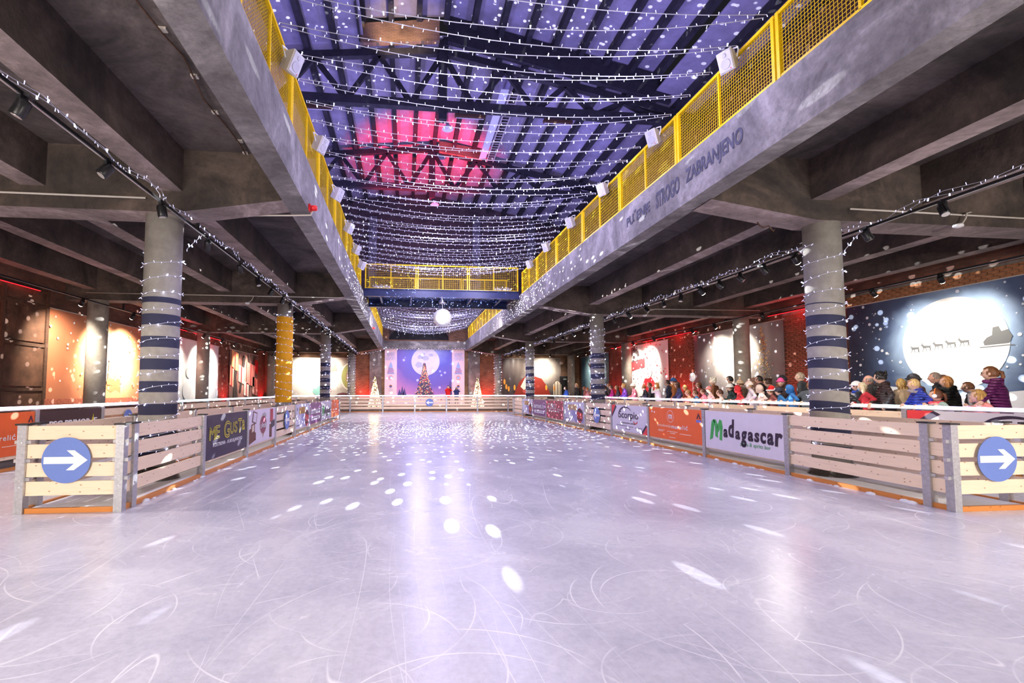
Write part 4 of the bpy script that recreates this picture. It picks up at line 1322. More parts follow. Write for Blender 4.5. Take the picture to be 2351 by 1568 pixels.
for i, y in enumerate((6.45, 7.7, 9.3, 10.2, 11.0, 11.8, 12.6, 13.6, 14.6, 15.7, 17, 18.3, 20.2, 21.6, 23, 24.6, 26.2, 28, 31, 33, 35, 37)):
    spot_head(8.42, y, 4.46, (8.42 + random.uniform(-.5, 1.6), y + random.uniform(-1.2, .6), 2.6) if y not in crowd_fill_y else (11.9, y + 1.0, 1.5), 'black track spotlight on the right column track, %s from the camera side' % nth(i), 'spotlights on the right column track', **({'lit': 260, 'cone': 60} if y in crowd_fill_y else {}))
LW = [(12.6, 0, 0), (15.9, 17.0, 500), (18.7, 19.4, 900), (20.4, 20.8, 900), (25.0, 25.2, 300), (27.4, 28.0, 420), (29.4, 29.6, 380), (33.4, 34.2, 300), (35.4, 36.2, 300), (37.4, 38.2, 0)]
for i, (y, ty, e) in enumerate(LW):
    spot_head(-10.15, y, 4.38, (WL, ty or y, 2.7), 'track spotlight %s by the left wall, %s from the camera side' % ('shining on the pictures' if e else 'switched off', nth(i)), 'spotlights by the left wall', e)
RW = [(8.6, 0, 0), (10.8, 11.4, 190), (12.6, 12.6, 150), (17.0, 0, 0), (19.9, 20.4, 300), (21.6, 21.8, 380), (25.2, 0, 0), (27.6, 28.6, 520), (30.2, 30.0, 300), (35.4, 36.6, 260), (37.2, 38.0, 200)]
for i, (y, ty, e) in enumerate(RW):
    spot_head(13.9, y, 4.52, (WR, ty or y, 3.0), 'track spotlight %s by the right wall, %s from the camera side' % ('shining on the pictures' if e else 'switched off', nth(i)), 'spotlights by the right wall', e)
for i, (x, tx, e) in enumerate(((-8.6, -8.2, 380), (-6.4, -6.4, 330), (9.6, 9.9, 200), (12.2, 12.2, 380))):
    spot_head(x, 38.9, 4.6, (tx, WF, 2.9), 'track spotlight shining on the end wall, %s from the left' % nth(i), 'spotlights on the end wall', e, 65)
for x0, x1 in ((-9.6, -5.6), (8.8, 13.2)):
    t = thing('lighting_track', 'short black lighting track before the end wall, %s side' % ('left' if x0 < 0 else 'right'), 'lighting track', (x0, 38.9, 4.74))
    MB().span((0, -.022, -.02), (x1 - x0, .022, .02)).build('rail', tm, t)
    for x in (.6, x1 - x0 - .6):
        MB().span((x - .02, -.02, .02), (x + .02, .02, 1.16)).build('hanger', tm, t)
for x in (-1.0, 1.6, 4.2):      # unseen lamps added by the bridge to brighten the far barrier and the stage
    lamp('far_end_fill', 'SPOT', (x, 23.9, 5.6), 1100, (1.0, .93, .90), .12, aim=(1.6 + (x - 1.6) * 2.2, 36.5, .6), spot=70, blend=.8)
lamp('stage_lamp', 'SPOT', (1.6, 34.5, 5.7), 600, (.86, .82, 1.0), .15, aim=(1.6, 41, 2.9), spot=62, blend=.5)

# red wash lamps standing at the foot of the walls
def wash(x, y, aim, e, label, color=(1, .02, .03)):
    t = thing('wash_light', label, 'wash light', (x, y, .25))
    MB().span((-.12, -.12, 0), (.12, .12, .05)).span((-.1, -.05, .05), (.1, .05, .2)).build('housing', tm, t)
    MB().lathe([(.06, .2), (.055, .215)], 14).build('lens', MT['red'], t)
    lamp('wash_beam', 'SPOT', (x, y, .55), e * 1.2, color, .06, aim=aim, spot=100, blend=.6)
for x, y, a, e, lab in ((WL + .8, 24.3, (WL, 24.3, 3.4), 260, 'red wash light at the left wall beside the orange picture'), (WL + .8, 32.0, (WL, 32.0, 2.5), 260, 'red wash light at the left wall before the gift picture'), (WL + .8, 40.0, (WL, 39.8, 2.5), 300, 'red wash light in the far left corner'),
                        (WL + .8, 13.0, (WL, 13.2, 3.6), 130, 'orange-red wash light at the rusty gate'), (WR - .8, 25.0, (WR, 25.0, 2.8), 420, 'red wash light between the silver tree picture and the white picture'), (WR - .8, 33.4, (WR, 33.2, 2.8), 300, 'red wash light beside the deer picture'),
                        (WR - .8, 16.6, (WR, 16.6, 3.2), 160, 'red wash light behind the crowd beside the moon picture'), (-3.4, WF - .9, (-3.4, WF, 2.6), 330, 'red wash light at the end wall, left of the stage'), (6.9, WF - .9, (6.9, WF, 2.6), 330, 'red wash light at the end wall, right of the stage')):
    wash(x, y, a, e, lab, (1, .10, .02) if 'orange' in lab and 'gate' in lab else (1, .02, .03))
lamp('roof_wash', 'SPOT', (1.2, 29.0, 7.6), 17000, (1, .008, .03), .1, aim=(1.3, 33.2, 18.6), spot=60, blend=.7)

# red light bars along the tops of the side walls
MT['red_on'] = M('red_led', (1, .05, .05), .4, emit=(1, .01, .02), estr=3)
for x, s, y0, y1, lab in ((WL + .12, 1, 9.5, 16.2, 'red light bar over the rusty gate'), (WL + .12, 1, 22.8, 31.5, 'red light bar high on the left wall beside the white picture'), (WR - .12, -1, 15.2, 18.6, 'red light bar high on the right wall beside the moon picture'), (WR - .12, -1, 23.5, 34.0, 'red light bar high on the right wall above the white picture')):
    t = thing('red_light_bar', lab, 'light bar', (x, y0, 4.82))
    MB().span((-.03, 0, -.03), (.03, y1 - y0, .02)).build('housing', tm, t)
    MB().span((-.02, .02, -.042), (.02, y1 - y0 - .02, -.03)).build('diffuser', MT['red_on'], t)
    n = max(1, int((y1 - y0) / 3.5))
    for i in range(n):
        lamp('red_bar_light', 'POINT', (x + s * .35, y0 + (y1 - y0) * (i + .5) / n, 4.7), 16, (1, .012, .02), .12)
lamp('upstand_lamp', 'SPOT', (-.4, 20.6, 17.6), 260, (1, .72, .45), .1, aim=(-.3, 22.1, 19.0), spot=95, blend=.6)
# conduits, detectors, alarm bell, hook
def conduit(pts, r, label, mat='pipe'):
    o = MB().tube(pts, r, 8).build('conduit', MT[mat], smooth=True)
    tag(o, label, 'conduit')
conduit([(-11, 8.62, 4.98), (-4.55, 8.62, 4.98)], .018, 'pale conduit along the nearest left cross beam')
conduit([(-11, 17.42, 5.0), (-2.3, 17.42, 5.0)], .018, 'pale conduit along the left cross beam above the yellow column')
conduit([(8.2, 7.78, 4.98), (14.5, 7.78, 4.92)], .018, 'pale conduit along the nearest right cross beam')
conduit([(9.9, 18.48, 4.9), (10.3, 18.48, 5.0), (15, 18.48, 5.02)], .018, 'pale conduit along the second right cross beam')
conduit([(-2.9, 9.26, 4.97), (-2.2, 9.26, 5.0), (-1.84, 9.2, 5.0), (-1.8, 9.15, 5.06)], .016, 'grey pipe bending up to the red alarm at the left girder')
for (x, y, z, lab) in ((10.35, 7.7, 4.72, 'white detector on a curved pipe under the nearest right beam'), (-5.6, 17.3, 4.72, 'white detector on a pipe under the left beam before the yellow column'), (9.8, 18.4, 4.72, 'white detector on a bent pipe under the second right beam'), (-5.5, 26.2, 4.7, 'white detector under the third left beam')):
    t = thing('smoke_detector', lab, 'detector', (x, y, z))
    MB().lathe([(.03, -.05), (.075, -.03), (.08, 0), (.07, .02)], 16).build('head', MT['white_plastic'], t, smooth=True)
    MB().tube([(0, 0, .01), (.1, 0, .05), (.17, 0, .14), (.2, .0, .24), (.3, 0, .27), (.34, .18, .27)], .014, 8).build('pipe', MT['pipe'], t, smooth=True)
for y, lab in ((9.1, 'small red alarm beacon on the left girder at the nearest cross beam'), (26.5, 'small red alarm beacon on the left girder at the third cross beam')):
    t = thing('alarm_beacon', lab, 'alarm', (XL + .05, y, 5.1))
    MB().lathe([(.05, 0), (.055, .02), (.055, .09), (.03, .11)], 16, R=Matrix.Rotation(PI / 2, 3, 'Y')).build('beacon', MT['red'], t, smooth=True)
    MB().box((-.03, 0, 0), (.04, .12, .12)).build('base', MT['red'], t)
o = MB().tube([(6.75, 8.3, 4.86), (6.75, 8.25, 4.78), (6.8, 8.2, 4.72), (6.9, 8.2, 4.76), (6.95, 8.2, 4.7), (7.0, 8.2, 4.66), (7.02, 8.2, 4.7)], .012, 6).build('iron_hook', MT['rust'])
tag(o, 'rusty bent iron hook under the nearest right cross beam', 'hook')
# thin chain and cable drops under the left slab
for i, (y, L_) in enumerate(((5.2, .5), (6.1, .35), (7.0, .4))):
    pass
cab = MB()
cp = [(-2.9 + .05 * math.sin(i * 1.3), 3.6 + i * .42, 5.87 - .02 * (i % 3)) for i in range(13)]
cab.tube(cp, .012, 5)
o = cab.build('slab_cable', MT['rust'])
tag(o, 'old cable run clipped under the slab beside the left girder', 'cable')
for i in range(7):
    c = cp[1 + i * 2 if 1 + i * 2 < 13 else 12]
    MB().box((c[0], c[1], 5.885), (.09, .07, .03)).build('clip', MT['pipe'], o)

# ------------------------------------------------------------------ big pictures on the walls, stage, trees
def glow_print(name, center, scale, stops, var=0.12, vs_=3.0, dist=.5):
    """printed cloth: colours run outward from a glow at center (local x, z), broken by soft blotches"""
    m, nt, b = newmat(name)
    L = nt.links.new
    tc = node(nt, 'ShaderNodeTexCoord')
    mp = node(nt, 'ShaderNodeMapping')
    mp.inputs['Location'].default_value = (-center[0] * scale[0], 0, -center[1] * scale[1])
    mp.inputs['Scale'].default_value = (scale[0], 0, scale[1])
    L(tc.outputs['Object'], mp.inputs['Vector'])
    ln = node(nt, 'ShaderNodeVectorMath', operation='LENGTH')
    L(mp.outputs[0], ln.inputs[0])
    n = node(nt, 'ShaderNodeTexNoise', i_Scale=vs_, i_Detail=4.0, i_Distortion=dist)
    L(tc.outputs['Object'], n.inputs['Vector'])
    ad = node(nt, 'ShaderNodeMath', operation='MULTIPLY_ADD')
    ad.inputs[1].default_value = var * 2
    sb = node(nt, 'ShaderNodeMath', operation='SUBTRACT')
    sb.inputs[1].default_value = var
    L(n.outputs['Fac'], ad.inputs[0])
    L(ln.outputs['Value'], ad.inputs[2])
    L(ad.outputs[0], sb.inputs[0])
    L(ramp(nt, sb.outputs[0], stops), b.inputs['Base Color'])
    b.inputs['Roughness'].default_value = .45
    return m
def picture(side, a, b_, z0, z1, mat, label, fold=.012, name='wall_picture', off=.06):
    """cloth print hung on a wall: a = where its left edge (seen from the hall) stands, b_ = its right edge"""
    if side == 'L':
        loc, rz, w = (WL + off, (a + b_) / 2, 0), PI / 2, abs(b_ - a)
    elif side == 'R':
        loc, rz, w = (WR - off, (a + b_) / 2, 0), -PI / 2, abs(b_ - a)
    else:
        loc, rz, w = ((a + b_) / 2, WF - off, 0), 0, abs(b_ - a)
    t = thing(name, label, 'picture', loc, rz, 'pictures on the walls')
    n, k = 48, 6
    m_ = MB()
    vs_ = []
    ph = random.uniform(0, 6)
    for j in range(k + 1):
        for i in range(n + 1):
            x = -w / 2 + w * i / n
            z = z0 + (z1 - z0) * j / k
            y = fold * (math.sin(x * 4.1 + ph + .6 * z) + .6 * math.sin(x * 9.7 + ph * 2 - .4 * z)) * (.4 + .6 * j / k)
            vs_.append((x, y, z))
    fs = [(j * (n + 1) + i, j * (n + 1) + i + 1, (j + 1) * (n + 1) + i + 1, (j + 1) * (n + 1) + i) for j in range(k) for i in range(n)]
    m_.add(vs_, fs)
    m_.build('cloth', mat, t, smooth=True)
    MB().tube([(-w / 2 - .05, 0, z1 + .01), (w / 2 + .05, 0, z1 + .01)], .018, 6).build('hanging_rod', MT['pipe'], t)
    return t, (lambda fx_, fz: (-w / 2 + fx_ * w, z0 + fz * (z1 - z0)))
Y_ = -.04
def shape(t, P_, pts, mat, y=Y_, name='print_shape'):
    return MB().plate([P_(*p) for p in pts], y - .002, y).build(name, mat, t)
def blob(t, P_, cx, cz, rx, rz, mat, y=-.04, n=36, name='print_shape', wob=0.0):
    c = P_(cx, cz)
    pts = disc_pts(c[0], c[1], rx, rz, n)
    if wob:
        pts = [(c[0] + (p[0] - c[0]) * (1 + wob * math.sin(5 * i * 2 * PI / n + cx * 9)), c[1] + (p[1] - c[1]) * (1 + wob * math.sin(5 * i * 2 * PI / n + cz * 7))) for i, p in enumerate(pts)]
    return MB().plate(pts, y - .002, y).build(name, mat, t)
def dots(t, spots, mats, y=Y_ - .006, name='print_dots'):
    m_ = MB()
    for x, z, r, mi in spots:
        p = disc_pts(x, z, r, n=8)
        m_.add([(q[0], y - .0002 * (len(m_.f) % 12), q[1]) for q in p], [tuple(range(8))], mi)
    return stuff(m_.build(name, mats, t))
# left wall: knitted hat in orange bokeh
mt = glow_print('print_bokeh', (.4, 2.7), (.36, .42), [(0, (.95, .82, .66)), (.35, (.9, .62, .42)), (.62, (.78, .34, .16)), (.95, (.5, .17, .08))], .22, .9)
t, P_ = picture('L', 16.6, 22.6, 1.15, 4.33, mt, 'big orange bokeh picture with a knitted hat on the left wall', .008)
knit, knit2 = M('print_knit', (.80, .36, .16), .6, var=.25, vscale=30), M('print_knit_dark', (.60, .22, .09), .6, var=.3, vscale=30)
for cx in (.40, .60):
    shape(t, P_, [(cx - .075, .0), (cx + .075, .0), (cx + .085, .1), (cx + .06, .3), (cx + .055, .52), (cx + .03, .64), (cx + .012, .69), (cx - .02, .66), (cx - .05, .52), (cx - .06, .3), (cx - .085, .1)], knit)
    shape(t, P_, [(cx - .07, .21), (cx + .07, .21), (cx + .075, .29), (cx - .07, .29)], knit2, y=Y_ - .004)
    shape(t, P_, [(cx - .08, .17), (cx - .03, .12), (cx + .03, .16), (cx + .08, .12), (cx + .08, .2), (cx - .08, .22)], knit2, y=Y_ - .004)
shape(t, P_, [(0, 0), (1, 0), (1, .055), (0, .06)], M('print_plank', (.42, .12, .07), .6, var=.4, vscale=12), y=Y_ - .007)
dots(t, [(random.uniform(-2.9, 2.9), random.uniform(1.3, 4.2), random.uniform(.015, .05), 0) for _ in range(70)], [WHITE], Y_ - .01)
# left wall: overexposed white picture with red
mt = glow_print('print_snow_white', (0, 2.9), (.3, .3), [(0, (.97, .97, .97)), (.55, (.93, .94, .95)), (.95, (.66, .72, .82))], .1, 1.0)
t, P_ = picture('L', 24.8, 30.9, 1.15, 4.38, mt, 'white snowy picture with a red corner on the left wall')
shape(t, P_, [(.52, 0), (.6, .0), (.6, .6), (.56, .5), (.53, .25)], pc(220, 90, 90))
blob(t, P_, .33, .45, .35, .3, M('print_pale_teal', (.70, .80, .80), .5))
blob(t, P_, .3, .15, .5, .5, M('print_pale_grey', (.82, .86, .88), .5), y=Y_ - .004)
# left wall: gifts and branches
mt = glow_print('print_gifts', (0, 2.6), (.35, .35), [(0, (.85, .42, .36)), (.4, (.62, .24, .20)), (.8, (.2, .12, .11))], .3, 1.4)
t, P_ = picture('L', 32.8, 38.8, 1.15, 4.4, mt, 'picture of gift tags and branches in red and brown on the left wall')
tree_b = pc(58, 42, 44)
for pts in ([(.12, 0), (.26, 0), (.2, .45), (.3, .95), (.22, .97), (.12, .5)], [(.55, 0), (.66, 0), (.72, .4), (.9, .95), (.82, .97), (.62, .42)], [(.98, .1), (1, .2), (.7, .62), (.6, .98), (.56, .95), (.66, .55)], [(.3, .1), (.36, .1), (.5, .9), (.42, .93)]):
    shape(t, P_, pts, tree_b)
for cx, cz, w, h, c in ((.36, .5, .2, .36, (244, 206, 196)), (.55, .18, .18, .3, (246, 220, 208)), (.70, .52, .3, .5, (240, 150, 140)), (.14, .78, .22, .38, (244, 170, 120)), (.05, .45, .12, .4, (248, 196, 160)), (.88, .25, .2, .4, (236, 170, 156)), (.92, .72, .14, .3, (196, 30, 40))):
    shape(t, P_, [(cx - w / 2, cz - h / 2 + .03), (cx + w / 2, cz - h / 2 - .03), (cx + w / 2, cz + h / 2 - .03), (cx - w / 2, cz + h / 2 + .03)], pc(*c), y=Y_ - .005)
    shape(t, P_, [(cx - .015, cz - h / 2), (cx + .015, cz - h / 2), (cx + .015, cz + h / 2 - .02), (cx - .015, cz + h / 2)], pc(196, 40, 50), y=Y_ - .009)
# end wall left: washed-out picture with coloured blobs and a big green ring
mt = glow_print('print_frosty', (-.9, 2.9), (.3, .36), [(0, (.97, .96, .94)), (.6, (.9, .86, .80)), (.9, (.42, .36, .30))], .2, 1.6)
t, P_ = picture('F', -9.5, -4.45, .9, 4.42, mt, 'washed-out white picture with soft blobs and a green ring on the end wall')
blob(t, P_, .45, .2, .5, .42, pc(150, 206, 196), wob=.12)
for cx, cz, r, c in ((.38, .3, .2, (196, 220, 236)), (.5, .18, .16, (170, 214, 120)), (.55, .08, .2, (214, 84, 74)), (.62, .22, .14, (222, 110, 90))):
    blob(t, P_, cx, cz, r, r, pc(*c), y=Y_ - .004)
shape(t, P_, [(.42, .8), (.7, .9), (.74, .7), (.6, .66), (.52, .72)], pc(232, 150, 130))
m_ = MB(); c = P_(1.0, .55)
ring(m_, c[0] - .1, c[1], .62, 1.12, Y_ - .005, a0=PI * .5, a1=PI * 1.5, sx=.75); m_.build('ring', pc(150, 156, 90), t)
m_ = MB()
ring(m_, c[0] - .1, c[1], 1.12, 1.24, Y_ - .005, a0=PI * .5, a1=PI * 1.5, sx=.76); m_.build('ring_edge', pc(236, 226, 214), t)
blob(t, P_, .84, .02, .7, .5, pc(110, 60, 66), y=Y_ - .009)
# end wall right: fireside picture
mt = glow_print('print_fireside', (.9, 3.5), (.34, .42), [(0, (.9, .87, .82)), (.3, (.55, .5, .45)), (.6, (.2, .16, .14)), (.95, (.07, .05, .05))], .15, 1.4)
t, P_ = picture('F', 8.5, 13.8, .9, 4.5, mt, 'dark silver fireside picture with a red robe on the end wall', .03)
shape(t, P_, [(.18, .08), (.36, .08), (.7, .08), (.82, .08), (.76, .3), (.66, .5), (.5, .58), (.38, .55), (.28, .42)], pc(150, 44, 30), y=Y_ - .012)
shape(t, P_, [(.3, .3), (.38, .52), (.48, .5), (.42, .3), (.36, .22)], pc(240, 226, 210), y=Y_ - .016)
blob(t, P_, .46, .6, .2, .24, pc(244, 230, 216), y=Y_ - .02)
for cx, cz in ((.06, .3), (.1, .25), (.2, .28), (.74, .28), (.88, .26), (.03, .42)):
    blob(t, P_, cx, cz, .09, .24, pc(255, 170, 60), y=Y_ - .018)
blob(t, P_, .93, .3, .34, .5, pc(236, 222, 200), y=Y_ - .013)
shape(t, P_, [(.86, .06), (1, .06), (1, .36), (.86, .36)], pc(214, 200, 180), y=Y_ - .016)
for fx_ in (.88, .93, .98):
    shape(t, P_, [(fx_, .06), (fx_ + .01, .06), (fx_ + .01, .42), (fx_, .42)], pc(90, 70, 60), y=Y_ - .02)
# right wall: blue deer
mt = glow_print('print_blue_wood', (.2, 3.2), (.36, .34), [(0, (.75, .86, .9)), (.4, (.3, .48, .56)), (.9, (.04, .10, .15))], .25, 1.6)
t, P_ = picture('R', 40.3, 34.6, .9, 4.55, mt, 'blue forest picture with a stag on the right wall')
deer = pc(70, 46, 40)
shape(t, P_, [(.3, .05), (.55, .05), (.58, .3), (.52, .42), (.55, .52), (.48, .56), (.4, .48), (.36, .3)], pc(150, 104, 84))
for s in (-1, 1):
    for pts in ([(0, .55), (.1, .7), (.12, .9), (.09, .9), (.07, .72), (-.02, .57)], [(.09, .72), (.17, .82), (.16, .85), (.07, .74)], [(.05, .65), (-.02, .76), (0, .78), (.06, .68)]):
        shape(t, P_, [(.46 + s * p[0], p[1]) for p in pts], deer, y=Y_ - .005)
# right wall: white with red
mt = glow_print('print_white_red', (.3, 3.2), (.3, .32), [(0, (.97, .96, .95)), (.6, (.92, .9, .9)), (.95, (.7, .68, .7))], .12, 1.2)
t, P_ = picture('R', 31.1, 26.4, .9, 4.65, mt, 'overexposed white picture with red patches on the right wall')
shape(t, P_, [(0, .55), (.42, .6), (.42, .76), (0, .72)], pc(206, 60, 66))
blob(t, P_, .52, .25, .75, .7, pc(204, 44, 56), wob=.1)
blob(t, P_, .5, .5, .5, .38, pc(240, 214, 208), y=Y_ - .004)
dots(t, [(random.uniform(-2.3, 2.3), random.uniform(1, 4.6), random.uniform(.02, .07), random.randint(0, 1)) for _ in range(130)], [WHITE, pc(214, 60, 70)], Y_ - .007)
dots(t, [(random.uniform(-2.3, -1.2), random.uniform(3.6, 4.6), random.uniform(.04, .13), 0) for _ in range(26)], [pc(70, 64, 66)], Y_ - .012)
# right wall: silver picture with a golden tree of lights
mt = glow_print('print_silver', (.4, 3.6), (.30, .34), [(0, (.93, .91, .88)), (.3, (.72, .69, .66)), (.62, (.30, .27, .27)), (1, (.09, .08, .09))], .12, 1.0)
t, P_ = picture('R', 23.9, 17.8, .9, 4.55, mt, 'silver-grey picture with a golden tree of lights on the right wall', .03)
sp = []
for _ in range(420):
    h_ = random.random() ** 1.4
    sp.append((2.1 + random.gauss(0, .42) * (1.05 - h_) - .2 * h_, 1.0 + 3.4 * h_, random.uniform(.012, .036), random.choice((0, 0, 0, 1, 2))))
for _ in range(90):
    sp.append((random.uniform(-2.3, 1.5), 1.0 + 2.2 * random.random() ** 2, random.uniform(.012, .03), random.choice((0, 1, 2))))
dots(t, sp, [pc(250, 206, 120), pc(206, 90, 60), pc(255, 240, 214)], Y_ - .018)
shape(t, P_, [(.6, .05), (.85, .05), (.83, .3), (.72, .36), (.6, .3)], pc(120, 90, 78), y=Y_ - .013)
# right wall: moonlit sleigh
mt = glow_print('print_night', (-.55, 2.95), (.33, .33), [(0, (.55, .72, .9)), (.42, (.34, .48, .7)), (.62, (.07, .11, .22)), (.95, (.02, .03, .07))], .16, 1.1)
t, P_ = picture('R', 14.95, 7.6, .9, 4.52, mt, 'night picture with a huge white moon and a sleigh on the right wall', .003)
Y_MAIN, Y_ = Y_, -.012
moonc = (-.55, 2.95)
moon = M('print_moon', (.93, .95, .98), .5, var=.05, vscale=1.5)
MB().plate(disc_pts(moonc[0], moonc[1], 1.32, n=56), Y_ - .002, Y_).build('moon', moon, t)
MB().plate([(-3.67, .92), (3.67, .92), (3.67, 1.95), (2.2, 1.98), (1.0, 1.62), (0, 1.5), (-1.2, 1.45), (-2.0, 1.72), (-2.9, 1.8), (-3.67, 1.6)], Y_ - .006, Y_ - .004).build('snow_hill', pc(226, 228, 236), t)
sil = M('print_silhouette', (.16, .17, .18), .6)
def reindeer(x, z, s):
    m_ = MB()
    m_.plate([(x - .11 * s, z), (x + .1 * s, z + .01), (x + .12 * s, z + .07 * s), (x + .02 * s, z + .075 * s), (x - .08 * s, z + .08 * s), (x - .13 * s, z + .13 * s), (x - .2 * s, z + .12 * s), (x - .14 * s, z + .06 * s)], Y_ - .008, Y_ - .006)
    for dx, kx in ((-.1, -.05), (-.05, .03), (.07, .05), (.1, -.04)):
        m_.plate([(x + dx * s, z + .01), (x + (dx + .02) * s, z + .01), (x + (dx + kx + .012) * s, z - .12 * s), (x + (dx + kx) * s, z - .12 * s)], Y_ - .008, Y_ - .006)
    for dx in (-.02, .02):
        m_.plate([(x - .15 * s, z + .12 * s), (x - .14 * s, z + .12 * s), (x + (-.13 + dx) * s, z + .2 * s), (x + (-.145 + dx) * s, z + .2 * s)], Y_ - .008, Y_ - .006)
    m_.build('reindeer', sil, t)
for i in range(5):
    reindeer(-1.5 + i * .32, 2.86 + .02 * i, .9)
MB().plate([(.22, 2.82), (.75, 2.84), (.82, 3.02), (.74, 3.2), (.6, 3.16), (.55, 3.3), (.42, 3.28), (.4, 3.08), (.28, 3.02), (.2, 2.92)], Y_ - .008, Y_ - .006).plate([(.12, 2.76), (.85, 2.78), (.85, 2.80), (.12, 2.785)], Y_ - .008, Y_ - .006).build('sleigh', sil, t)
sp = []
for _ in range(230):
    x, z = random.uniform(-3.6, 3.6), random.uniform(1.7, 4.45)
    if math.hypot(x - moonc[0], z - moonc[1]) > 1.4:
        sp.append((x, z, random.choice((.012, .015, .02, .03, .05)), 0))
dots(t, sp, [pc(226, 232, 244)], Y_ - .003)
for x in (1.9, 1.97, 2.08):
    pass
m_ = MB()
for k in range(5):
    m_.plate([(1.35 - .16 * k, 1.62 + .13 * k)] * 0 + [(1.6 - (.17 - .032 * k), 1.6 + .12 * k), (1.6 + (.17 - .032 * k), 1.6 + .12 * k), (1.6, 1.78 + .13 * k)], Y_ - .011 - .001 * k, Y_ - .009 - .001 * k)
m_.build('fir', pc(84, 90, 100), t)

Y_ = Y_MAIN
# stage: printed backdrop, side panels
mt = glow_print('print_violet_sky', (.6, 5.0), (.22, .24), [(0, srgb(150, 160, 226)), (.35, srgb(84, 80, 196)), (.7, srgb(110, 84, 190)), (1.0, srgb(206, 130, 196))], .1, .8)
t, P_ = picture('F', -.75, 4.0, .45, 5.2, mt, 'violet night backdrop with a moon and a decorated fir on the stage', .004)
blob(t, P_, .52, .78, 1.22, 1.22, M('print_moon_lilac', srgb(214, 204, 228), .5, var=.12, vscale=1.3), n=48)
for cx, cz, rx, rz in ((.42, .86, .22, .18), (.52, .84, .3, .2), (.62, .9, .2, .12), (.48, .92, .18, .1), (.4, .72, .3, .25)):
    blob(t, P_, cx, cz, rx, rz, pc(176, 172, 214), y=Y_ - .004, wob=.1)
shape(t, P_, [(0, 0), (1, 0), (1, .2), (.6, .17), (.3, .18), (0, .2)], pc(222, 190, 226), y=Y_ - .003)
for x0, h_ in ((.05, .28), (.1, .34), (.14, .3), (.97, .45)):
    shape(t, P_, [(x0 - .035, .17), (x0 + .035, .17), (x0, h_)], pc(70, 52, 130), y=Y_ - .006)
fir = pc(58, 44, 86)
for k in range(7):
    w = .2 - .026 * k
    shape(t, P_, [(.5 - w, .1 + .085 * k), (.5 + w, .1 + .085 * k), (.5 + .02, .24 + .085 * k), (.5 - .02, .24 + .085 * k)], fir, y=Y_ - .008 - .0004 * k)
shape(t, P_, [(.495, .68), (.505, .68), (.5, .8)], pc(190, 70, 110), y=Y_ - .012)
sp = []
for _ in range(330):
    h_ = random.random() ** 1.3
    c = P_(.5 + random.uniform(-1, 1) * (.19 * (1 - h_) + .01), .1 + .6 * h_)
    sp.append((c[0], c[1], random.uniform(.02, .055), random.choice((0, 0, 1, 2, 2))))
dots(t, sp, [pc(206, 60, 80), pc(240, 196, 200), pc(238, 190, 130)], Y_ - .014)
dots(t, [(P_(.5, 0)[0] + random.uniform(-1.0, 1.6), P_(0, .1)[1] + random.uniform(-.1, .12), random.uniform(.05, .12), random.randint(0, 1)) for _ in range(26)], [pc(190, 50, 90), pc(240, 200, 214)], Y_ - .02)
for x0, x1, lab in ((-1.78, -.74, 'pink and white roll-up panel left of the stage backdrop'), (4.02, 5.12, 'pink and white roll-up panel right of the stage backdrop')):
    t, P_ = picture('F', x0, x1, .45, 5.2, M('print_pale_pink', srgb(240, 206, 222), .5, var=.04), lab, .002, 'roll_up_panel', .10)
    bl, rd = pc(150, 170, 226), pc(206, 70, 110)
    letters(t, 'ADVENT', box(P_, .18, .87, .82, .94), bl, y=Y_)
    letters(t, 'U EXPORTU', box(P_, .08, .8, .92, .86), bl, y=Y_)
    for k in range(3):
        shape(t, P_, [(.18 + .07 * k, .55 + .065 * k), (.82 - .07 * k, .55 + .065 * k), (.5, .68 + .05 * k)], bl, y=Y_ - .001 * k)
    letters(t, 'Fiuman', box(P_, .32, .63, .68, .67), rd, y=Y_ - .01)
    letters(t, 'ADVENT', box(P_, .22, .565, .78, .62), rd, y=Y_ - .01)
    c = P_(.5, .485)
    m_ = MB(); ring(m_, c[0], c[1], .16, .19, Y_); m_.build('print_ring', rd, t)
    blob(t, P_, .5, .485, .11, .11, bl)
    blob(t, P_, .5, .33, .12, .12, pc(150, 70, 50))
    blob(t, P_, .5, .32, .11, .05, pc(70, 90, 180), y=Y_ - .004)
    for z, w in ((.27, .3), (.235, .34), (.15, .4), (.06, .4)):
        letters(t, 'rijeka grad', box(P_, .5 - w / 2, z, .5 + w / 2, z + .022), pc(120, 110, 150), y=Y_)

# two cone trees of warm lights
def light_tree(x, y, h_, r, label):
    t = thing('lit_cone_tree', label, 'light tree', (x, y, .25))
    MB().tube([(0, 0, 0), (0, 0, h_)], .02).lathe([(.25, 0), (.25, .02), (.03, .04)], 14).build('stand', MT['black'], t)
    w = MB()
    for k in range(14):
        a = 2 * PI * k / 14
        w.tube([(r * math.cos(a), r * math.sin(a), .05), (.02 * math.cos(a), .02 * math.sin(a), h_)], .006, 4, caps=False)
    w.build('wire_frame', MT['rust'], t)
    b_ = MB()
    for k in range(620):
        z = h_ * (1 - math.sqrt(random.random()))
        rr = r * (1 - z / h_) + .02
        a = random.uniform(0, 2 * PI)
        b_.ball((rr * math.cos(a), rr * math.sin(a), z + .05), .019, 5, 3)
    stuff(b_.build('bulbs', MT['bulb_warm'], t))
    lamp('tree_glow', 'POINT', (x, y - .9, 1.3), 60, (1, .66, .25), .4)
light_tree(-2.42, 38.2, 2.45, .5, 'glowing cone tree of warm lights left of the stage')
light_tree(5.85, 38.2, 2.45, .5, 'glowing cone tree of warm lights right of the stage')

